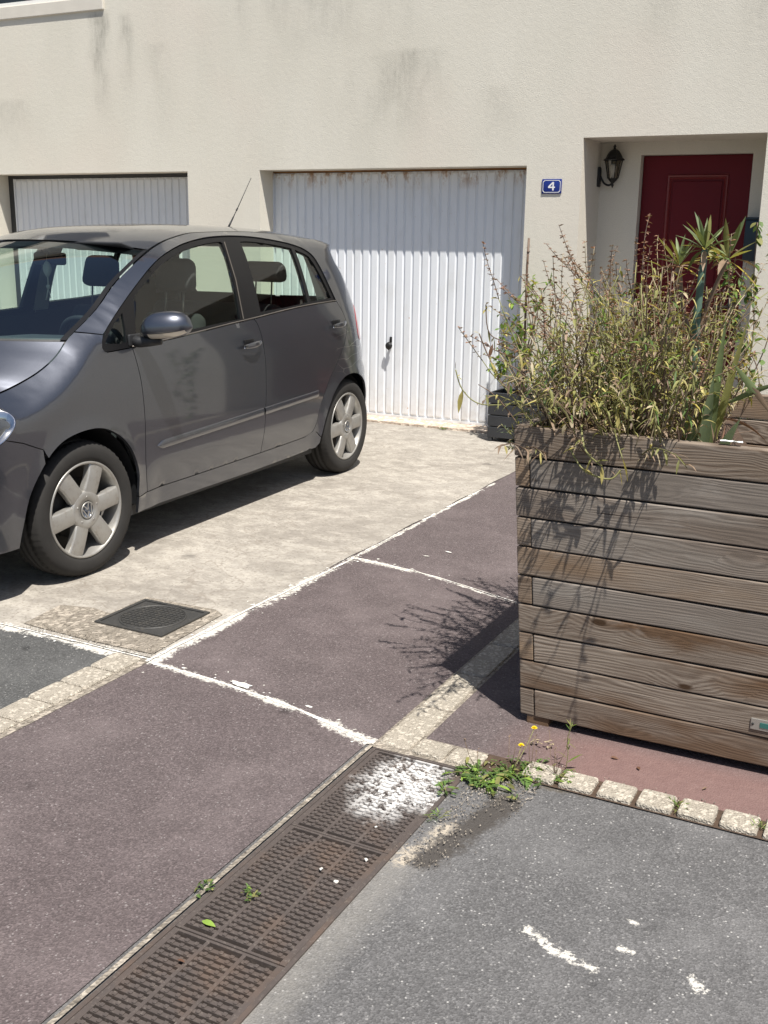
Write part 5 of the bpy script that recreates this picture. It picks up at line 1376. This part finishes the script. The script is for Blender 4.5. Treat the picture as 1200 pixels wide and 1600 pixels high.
stray([(-1.1, -4.65, 1.0), (-1.28, -4.62, 1.05), (-1.36, -4.6, 1.15), (-1.40, -4.6, 1.23)], 7, .0024, [(.5, .06, .016, 2, (-.4, 0, .8)), (.7, .05, .014, 4, (.2, 0, 1))], 4)
stray([(-1.1, -4.6, 1.05), (-1.26, -4.6, 1.19), (-1.36, -4.6, 1.23), (-1.38, -4.6, 1.33)], 7, .002, [(.6, .06, .017, 0, (.1, 0, -1)), (.75, .05, .014, 0, (.2, 0, -1))], 7)
stray([(-1.05, -4.6, 1.1), (-1.18, -4.6, 1.27), (-1.20, -4.6, 1.36), (-1.26, -4.6, 1.43)], 7, .0018, [(.5, .05, .014, 0, (-.2, 0, -1))], 6)
stray([(-.92, -4.88, .99), (-.90, -5.0, 1.01), (-.865, -5.06, .95), (-.82, -5.04, .905)], 6, .003, [(1, .055, .014, 2, (.1, -.1, -1)), (.8, .05, .013, 2, (-.4, -.1, -1)), (.9, .04, .012, 0, (.8, -.1, .3))], 3)
stray([(-.95, -4.9, .93), (-.93, -5.0, .94), (-.875, -5.03, .885), (-.80, -5.02, .865), (-.77, -5.01, .895)], 6, .0028, [(.95, .045, .013, 2, (.3, 0, -1)), (.6, .04, .012, 2, (-.5, -.1, .4))], 3)
stray([(-.83, -4.88, 1.03), (-.80, -4.98, .99), (-.765, -5.02, .93)], 6, .002, [(1, .07, .017, 2, (.35, 0, -1))], 2)
stray([(-.72, -4.85, .99), (-.67, -4.98, 1.0), (-.64, -5.02, .965)], 5, .0018, [(1, .045, .013, 2, (.05, 0, -1))], 2)
stray([(-.78, -4.9, 1.08), (-.80, -4.99, 1.08), (-.79, -5.0, 1.03)], 6, .0018, [(.6, .09, .014, 2, (.3, -.3, -.9))], 2)
# grey-green shoots low on the left
for i in range(26):
    b = Vector((U(-1.08, -.98), U(-4.95, -4.6), .9))-bo; pts = curve_stem(b, Vector((-.8+U(-.3, .4), -.2, U(.1, .7))), U(.07, .17), 4, .2, .15, .3)
    st.tube(pts, .0014, 4, mat=6); leafy(pts, 15, .1, .018, .034, .004, .007, lambda t, p: R.choice([9, 9, 0, 5]), .3)
bush_xf = None
lf.build('foliage', SG, bush); st.build('stems', SG, bush); sp.build('seed_spikes', SG, bush)

# ---- bright young shrub at the planter's left rear corner, seen against the garage door
def broad_shrub(name, label, cat, org, cl, mats, n, lrange, wr):
    o = thing(name, label, cat, org); L_ = MB(); S_ = MB(); org = Vector(org)
    for (x, y, z, rx, ry, rz, k) in cl:
        for i in range(k):
            c = Vector((x+R.gauss(0, rx), y+R.gauss(0, ry), z+R.gauss(0, rz)))-org; base = Vector((U(-.04, .04), U(-.03, .03), 0))
            mid = base.lerp(c, .55)+rvec(.03); pts = [Vector(p) for p in cr([tuple(base), tuple(mid), tuple(c)], 3)]
            if i % 2 == 0: S_.tube(pts, [.004-.0005*j for j in range(len(pts))], 4, mat=3)
            tw = curve_stem(c, rvec()+Vector((0, 0, .5)), U(.05, .1), 4, .2, .2, .2); S_.tube(tw, .0014, 4, mat=3)
            for j in range(n):
                L_.leaf(R.choice(tw), rvec()+Vector((0, 0, .2)), U(*lrange), U(*wr), U(0, .9), R.choice([0, 0, 1, 1, 2]), seg=3, fold=U(0, .4))
    L_.build('foliage', mats, o); S_.build('stems', mats, o); return o
broad_shrub('potted_shrub', 'small bright green leafy shrub growing out of the low black planter by the garage door', 'shrub', (-2.80, -.20, .36),
            [(-2.80, -.2, 1.0, .06, .05, .13, 14), (-2.88, -.22, .78, .07, .05, .12, 16), (-2.92, -.24, .58, .08, .06, .07, 18), (-2.70, -.2, 1.15, .03, .03, .07, 5), (-2.65, -.2, .6, .08, .05, .1, 9)],
            [L_BRIGHT, L_GREEN, L_YELLOW, L_STEMB], 8, (.035, .075), (.016, .034))
bp_ = thing('black_planter', 'low black slatted plastic planter standing against the wall by the garage door corner', 'planter', (-2.76, -.19, .008))
mb = MB()
for k in range(4):
    z0 = .03+k*.09
    for (xa, xb, ya, yb) in ((-.27, .27, -.14, -.118), (-.27, .27, .118, .14), (-.27, -.248, -.118, .118), (.248, .27, -.118, .118)):
        mb.rbox(((xa+xb)/2, (ya+yb)/2, z0+.042), (xb-xa, yb-ya, .083), .004, smooth=False)
mb.build('slatted_box', M_ANTHR, bp_)
mb = MB(); mb.box(-.25, .25, -.12, .12, .03, .34); mb.build('lining', M_BLACKPL, bp_)
for (x, y) in ((-.25, -.12), (.25, -.12), (-.25, .12), (.25, .12)):
    mb = MB(); mb.rbox((x, y, .018), (.035, .035, .034), .003, smooth=False); mb.build('foot', M_ANTHR, bp_)
cane = MB(); cane.tube([(0, 0, 0), (.004, 0, .5), (-.004, 0, 1.0), (0, 0, 1.22)], [.011, .010, .0095, .009], 8, mat=0)
for z in (.2, .45, .72, .95, 1.12): cane.tube([(0, 0, z-.006), (0, 0, z+.006)], .0125, 8)
for i in range(26):
    z = U(.6, 1.2); cane.leaf((0, 0, z), rvec(), U(.02, .05), .008, .8, 1, seg=2)
co = cane.build('plant_cane', [L_STEMB, L_RUST]); co.location = (-2.82, -.16, .34)
tag(co, 'brown upright cane with withered stalks standing in the black planter against the wall', 'cane')

# ---- yucca-like plants on a bare trunk
def rosette(mb, c, n, L, w, up, mats=(0, 1, 2, 3)):
    for i in range(n):
        a = 2*PI*i*.382+U(-.2, .2); el = up+(1-up)*0+U(-.35, .95)*(i/n)
        el = -0.35+1.75*(i/n)**.8+U(-.15, .15)
        d = Vector((math.cos(a)*math.cos(min(1.45, el)), math.sin(a)*math.cos(min(1.45, el)), math.sin(min(1.45, el))))
        m = R.choice([0, 0, 1, 4]) if i > n*.25 else R.choice([2, 3, 0, 2])
        mb.leaf(c+d*.006, d, L*U(.75, 1.12), w*U(.8, 1.15), U(.05, .35) if i > n*.25 else U(.3, .9), m, seg=4, fold=.45, peak=.45)
L_YUC = leafm('yucca_leaf', (.15, .19, .085), .25, .2)
YM = [L_YUC, L_OLIVE, L_YELLOW, L_DRY, L_GREY, L_TRUNK]
yo = Vector((-.70, -4.42, .87)); yu = thing('dracaena', 'spiky-leaved plant with three leaf rosettes on a bare blue-green trunk in the wooden planter', 'plant', yo)
mb = MB(); mb.tube([Vector(p) for p in cr([(0, 0, 0), (.01, 0, .2), (-.002, 0, .42), (.004, 0, .655)], 4)], [.015]*9+[.012]*3+[.010], 10, mat=5, tone=.6)
mb.tube([Vector(p) for p in cr([(.006, 0, .40), (.035, .0, .50), (.078, 0, .625)], 4)], [.007]*9, 8, mat=3, tone=.6)
mb.tube([Vector(p) for p in cr([(.0, 0, .35), (-.06, .06, .45), (-.095, .10, .60)], 4)], [.007]*9, 8, mat=3, tone=.6)
mb.build('trunk', YM, yu)
mb = MB(); rosette(mb, Vector((.004, 0, .655)), 26, .115, .016, 0); mb.build('rosette', YM, yu)
mb = MB(); rosette(mb, Vector((.078, 0, .625)), 16, .13, .018, 0); mb.build('rosette', YM, yu)
mb = MB(); rosette(mb, Vector((-.095, .10, .60)), 20, .11, .016, 0); mb.build('rosette', YM, yu)

# ---- broad strap leaves at the right of the bush
so_ = Vector((-.56, -4.74, .87)); sf = thing('flax_plant', 'broad blue-green strap leaves, one browning at its tip, right of the dry bush', 'plant', so_)
mb = MB()
def strap(b, d, L, w, m, droop=.2, seg=8, side=None, peak=.35, fold=.2): mb.leaf(Vector(b), Vector(d), L, w, droop, m, seg=seg, side=Vector(side) if side else None, fold=fold, tone=U(.4, .9), peak=peak)
sd = (.9, -.42, 0)
strap((-.035, -.14, .0), (.02, -.1, 1), .155, .056, 4, .2, side=sd, peak=.5); strap((-.06, -.10, .0), (-.05, 0, 1), .25, .044, 4, .15, side=sd); strap((-.02, -.06, 0), (.03, .1, 1), .30, .042, 4, .15, side=sd)
strap((.015, -.08, .0), (.30, -.1, 1), .20, .040, 4, .5, side=sd); strap((-.01, -.02, 0), (.02, .1, 1), .47, .034, 0, .12, side=sd); strap((.0, -.02, .05), (.14, .1, 1), .42, .028, 1, .2, side=sd)
strap((-.03, .05, .0), (-.2, .1, 1), .36, .028, 0, .3, side=sd); strap((.02, .02, .20), (.9, -.2, .6), .20, .022, 0, .25, side=(.2, -.2, 1)); strap((0, -.06, .05), (1, -.2, .1), .11, .016, 2, .2, side=(0, -.3, 1))
strap((.02, .0, .16), (.8, -.1, .1), .16, .010, 5, 1.0, side=(0, -.3, 1)); strap((.03, .0, .28), (.5, 0, .9), .15, .008, 2, .1, side=(0, -.3, 1))
mb.leaf(Vector((.035, .0, .33)), Vector((.66, -.1, -.72)), .12, .024, .0, 0, seg=6, side=Vector((.7, 0, .6)), fold=.25, tone=.6, peak=.8)
mb.leaf(Vector((.100, -.01, .262)), Vector((.66, -.1, -.74)), .11, .020, .1, 3, seg=6, side=Vector((.7, 0, .6)), fold=.25, tone=.2, peak=.12)
for i in range(22):
    p = Vector((U(-.07, .04), U(-.12, .06), 0)); mb.leaf(p, Vector((U(-.3, .4), U(-.3, .2), 1)), U(.06, .2), U(.006, .014), U(0, 1.5), R.choice([3, 2, 5, 3]), seg=5, fold=.5)
mb.build('leaves', [L_YUC, L_OLIVE, L_YELLOW, L_DRY, L_GREY, L_RUST], sf)
# ---- climbing plant by the right of the front door recess
vo = Vector((-1.10, -.42, .0045)); vn = thing('climbing_plant', 'straggly climbing plant with oval green leaves trailing beside the front door recess', 'climbing plant', vo)
L_ = MB(); S_ = MB()
def vine(path, n, l=(.045, .085), w=(.028, .048)):
    q = [Vector(p)-vo for p in cr(path, 6)]; S_.tube(q, .004, 5, mat=3)
    for i in range(n):
        p = R.choice(q); d = Vector((U(-1, 1), U(-1, .4), U(-1, .3))); L_.leaf(p+rvec(.015), d, U(*l), U(*w), U(.2, .9), R.choice([0, 0, 1, 2, 0]), seg=3, fold=U(0, .3), peak=.4)
vine([(-1.10, -.42, .01), (-1.14, -.45, .5), (-1.09, -.42, .9), (-1.12, -.45, 1.35), (-1.13, -.45, 1.68)], 60)
vine([(-1.13, -.45, 1.2), (-1.2, -.45, 1.32), (-1.32, -.5, 1.44), (-1.42, -.52, 1.50)], 44)
vine([(-1.12, -.42, .8), (-1.20, -.48, 1.05), (-1.26, -.5, 1.25), (-1.30, -.5, 1.36)], 50)
vine([(-1.10, -.42, .6), (-1.0, -.4, .9), (-.98, -.4, 1.3), (-1.02, -.42, 1.6)], 46)
vine([(-1.10, -.42, .3), (-1.0, -.5, .5), (-1.04, -.5, .75), (-1.15, -.5, .9)], 40)
L_.build('foliage', [L_GREEN, L_OLIVE, L_BRIGHT, L_STEMB], vn); S_.build('stems', [L_GREEN, L_OLIVE, L_BRIGHT, L_STEMB], vn)
# ---- paper scrap
mb = MB(); P = [[Vector((-.03+.06*i/6+U(-.003, .003), -.012+.024*j/4+U(-.003, .003), .004+abs(U(0, .007)))) for j in range(5)] for i in range(7)]
mb.grid(P, smooth=False); o = mb.build('paper_scrap', simple('paper', (.75, .78, .76), .8)); o.location = (-.475, YF+.03, .990); tag(o, 'crumpled scrap of white paper lying on the rim of the wooden planter', 'paper')

# ---- weeds at the drain corner
WM = [L_GREEN, L_OLIVE, L_YELLOW, L_DRY, L_FLOWER, L_STEMG, L_BRIGHT]
def weed(loc, label, n, L, w, heads=(), stalks=0, spread=.03, cat='weed', name='dandelion', flat=.5):
    o = thing(name, label, cat, loc, U(0, 6)); mb = MB()
    Rz = Matrix.Rotation(-o.rotation_euler.z, 4, 'Z')
    for i in range(n):
        a = R.random()*2*PI; d = Vector((math.cos(a), math.sin(a), U(.1, flat))); b = Vector((R.gauss(0, spread), R.gauss(0, spread), .004))
        mb.leaf(b, d, L*U(.4, 1.1), w*U(.6, 1.2), U(.2, 1.0), R.choice([0, 0, 6, 1, 0, 1]), seg=5, fold=.3, peak=.65)
        if R.random() < .5:   # toothed side lobes
            for t in (.35, .6):
                p = b+d.normalized()*L*t*.8; s = d.cross(Vector((0, 0, 1))).normalized()
                for sg in (-1, 1): mb.leaf(p, s*sg-d*.2, w*1.0, w*.5, .1, 0, seg=2)
    mb.build('leaves', WM, o)
    for (x, y, h) in heads:
        dx = Rz @ Vector((x, y, 0)); e = Vector((dx.x, dx.y, h)); mb = MB(); pts = [Vector((0, 0, 0)), e*.5+Vector((.006, .004, .004)), e]
        pts = [Vector(p) for p in cr([tuple(p) for p in pts], 4)]; mb.tube(pts, .0012, 5, mat=5); s_ = mb.build('flower_stem', WM, o)
        mb = MB()
        for ring, (nn, rr, el) in enumerate(((16, .011, .15), (14, .009, .55), (10, .006, 1.0))):
            for k in range(nn):
                a = 2*PI*k/nn+ring*.2; mb.leaf(e+Vector((0, 0, .001*ring)), Vector((math.cos(a)*math.cos(el), math.sin(a)*math.cos(el), math.sin(el))), rr, .0034, 0, 4, seg=2, fold=0, tone=.8)
        mb.build('flower', WM, s_)
    if stalks:
        mb = MB()
        for k in range(stalks):
            e = Vector((U(-.05, .05), U(-.05, .05), U(.05, .12))); mb.tube([Vector((0, 0, 0)), e*.5+rvec(.006), e], .0009, 4, mat=3)
            for j in range(2): mb.leaf(e+rvec(.003), rvec(), .008, .005, 0, 3, seg=2)
        mb.build('dry_stalks', WM, o)
    return o
WG = 'weeds growing at the drain corner'
for i, (x, y, n, L, w, hd, stl, lab) in enumerate([
    (-1.045, -5.365, 26, .055, .010, (), 2, 'low flat green weed closest to the white-splashed end of the drain'),
    (-1.015, -5.425, 40, .070, .014, (), 0, 'bright broad-leaved weed at the lower left edge of the green clump beside the drain'),
    (-.955, -5.335, 46, .060, .012, ((.015, .05, .075), (.03, .12, .105)), 4, 'bushiest weed of the clump, bearing two yellow flowers in front of the planter corner'),
    (-.905, -5.285, 34, .050, .010, (), 3, 'leafy green weed at the right end of the clump beside the first pale paving stone'),
    (-.83, -5.285, 26, .045, .008, (), 5, 'thin weed with a tall stalk growing between the first pale paving stones')]):
    o = weed((x, y, .010), lab, n, L, w, hd, stl, name='dandelion' if hd else 'weed'); o['group'] = WG
for (x, y, n, L, lab) in [(-1.045, -5.655, 26, .035, 'small grass tuft at the edge of the drain beside the gravel patch'), (-.47, -5.285, 40, .030, 'low grass tuft growing across the joint of two pale paving stones'),
                          (-.25, -5.29, 22, .028, 'tiny grass tuft at the right picture edge between pale paving stones'), (-1.29, -6.20, 18, .022, 'tiny sprig of green growing out of the drain grate'),
                          (-1.405, -6.23, 18, .022, 'tiny weed on the pale edge strip left of the drain'), (-3.53, -.06, 24, .035, 'tiny weed growing at the foot of the white garage door'), (-1.075, -5.52, 14, .03, 'dark green sprig at the right edge of the drain below the green clump')]:
    o = weed((x, y, .008), lab, n, L, .003 if 'grass' in lab else .007, name='grass_tuft' if 'grass' in lab else 'weed', cat='grass tuft' if 'grass' in lab else 'weed', spread=.012, flat=1.6)
    if 'grass' in lab: o['group'] = 'grass tufts'
# tall single stalk weed
o = thing('stalky_weed', 'tall thin single-stalked weed with tiny leaves in front of the gap under the planter', 'weed', (-.82, -5.215, .006)); mb = MB()
pts = [Vector(p) for p in cr([(0, 0, 0), (.004, 0, .05), (.0, 0, .10), (.012, .0, .15)], 4)]; mb.tube(pts, .0012, 4, mat=5)
for i in range(16): mb.leaf(R.choice(pts), rvec()+Vector((0, 0, .6)), U(.012, .04), .004, .3, R.choice([0, 1, 6]), seg=3)
mb.leaf(Vector((.002, 0, .02)), Vector((.7, .1, .7)), .06, .012, .2, 6, seg=4)
mb.build('stem_and_leaves', WM, o)
# litter: fallen leaves and pale stones
for i, (x, y, m, L, lab) in enumerate([(-1.335, -6.335, L_BRIGHT, .040, 'fresh green fallen leaf lying on the drain grate'), (-.96, -5.12, L_STRAW, .018, 'pale dry leaf lying against the foot of the planter'), (-.90, -5.10, L_STRAW, .016, 'curled straw-coloured leaf under the planter edge'),
        (-.72, -5.08, L_RUST, .026, 'small rusty leaf on the pink paving before the middle of the planter'), (-.62, -5.12, L_RUST, .024, 'second small rusty leaf further right before the planter'), (-.42, -5.13, L_DRY, .022, 'dark curled leaf on the pink paving near the right picture edge'), (-1.30, -6.47, L_RUST, .020, 'orange-brown leaf fragment on the near drain grate')]):
    mb = MB()
    for k in range(1 if i not in (1, 2) else 7): mb.leaf(Vector((U(-.01, .01)*(k > 0)*2, U(-.01, .01)*(k > 0)*2, .004+.003*k)), Vector((math.cos(i*2.1+k), math.sin(i*2.1+k), .12)), L, L*.42, .3, 0, seg=4, fold=.35)
    o = mb.build('fallen_leaf', [m]); o.location = (x, y, .006); tag(o, lab, 'leaf', 'fallen leaves')
SPOTS = [(-1.14, -6.05, .008), (-1.20, -6.02, .006), (-1.12, -5.93, .007), (-1.17, -5.78, .005)]
for i, (x, y, r) in enumerate(SPOTS):
    mb = MB(); mb.rbox((0, 0, 0), (r*1.6, r*1.1, r*.8), r*.3, Matrix.Rotation(i*1.3, 4, 'Z'), seg=2); o = mb.build('pebble', M_FILL); o.location = (x, y, .008)
    tag(o, ['white pebble nearest the right edge of the drain grate', 'smaller white pebble in the middle of the grate beside another', 'white chip on the grate further up toward the white splash', 'tiny white chip closest to the white splash on the grate'][i], 'pebble', 'white pebbles on the grate')
# loose grit along the edges: ground cover
mb = MB(); rg = random.Random(77)
for i in range(1500):
    k = rg.random()
    if k < .35: x, y = rg.uniform(-1.04, -.85), rg.gauss(-5.42, .06)
    elif k < .6: x, y = rg.uniform(-3.1, -2.46), rg.gauss(-5.11, .02)
    elif k < .85: x, y = rg.gauss(-1.0, .035), rg.uniform(-5.9, -5.4)
    else: x, y = rg.uniform(-1.0, 1.0), rg.gauss(-5.235, .014)
    r = rg.uniform(.0012, .004); z = .013 if k < .6 and k > .35 else .008
    a = rg.random()*6; vs = [(x+r*math.cos(a+2.1*j), y+r*math.sin(a+2.1*j), z) for j in range(3)]+[(x, y, z+r*.9)]; mb.add(vs, [(0, 1, 3), (1, 2, 3), (2, 0, 3)])
tag(mb.build('grit', M_PATCH), 'loose pale grit scattered along the drain and paving edges', 'grit', kind='stuff')
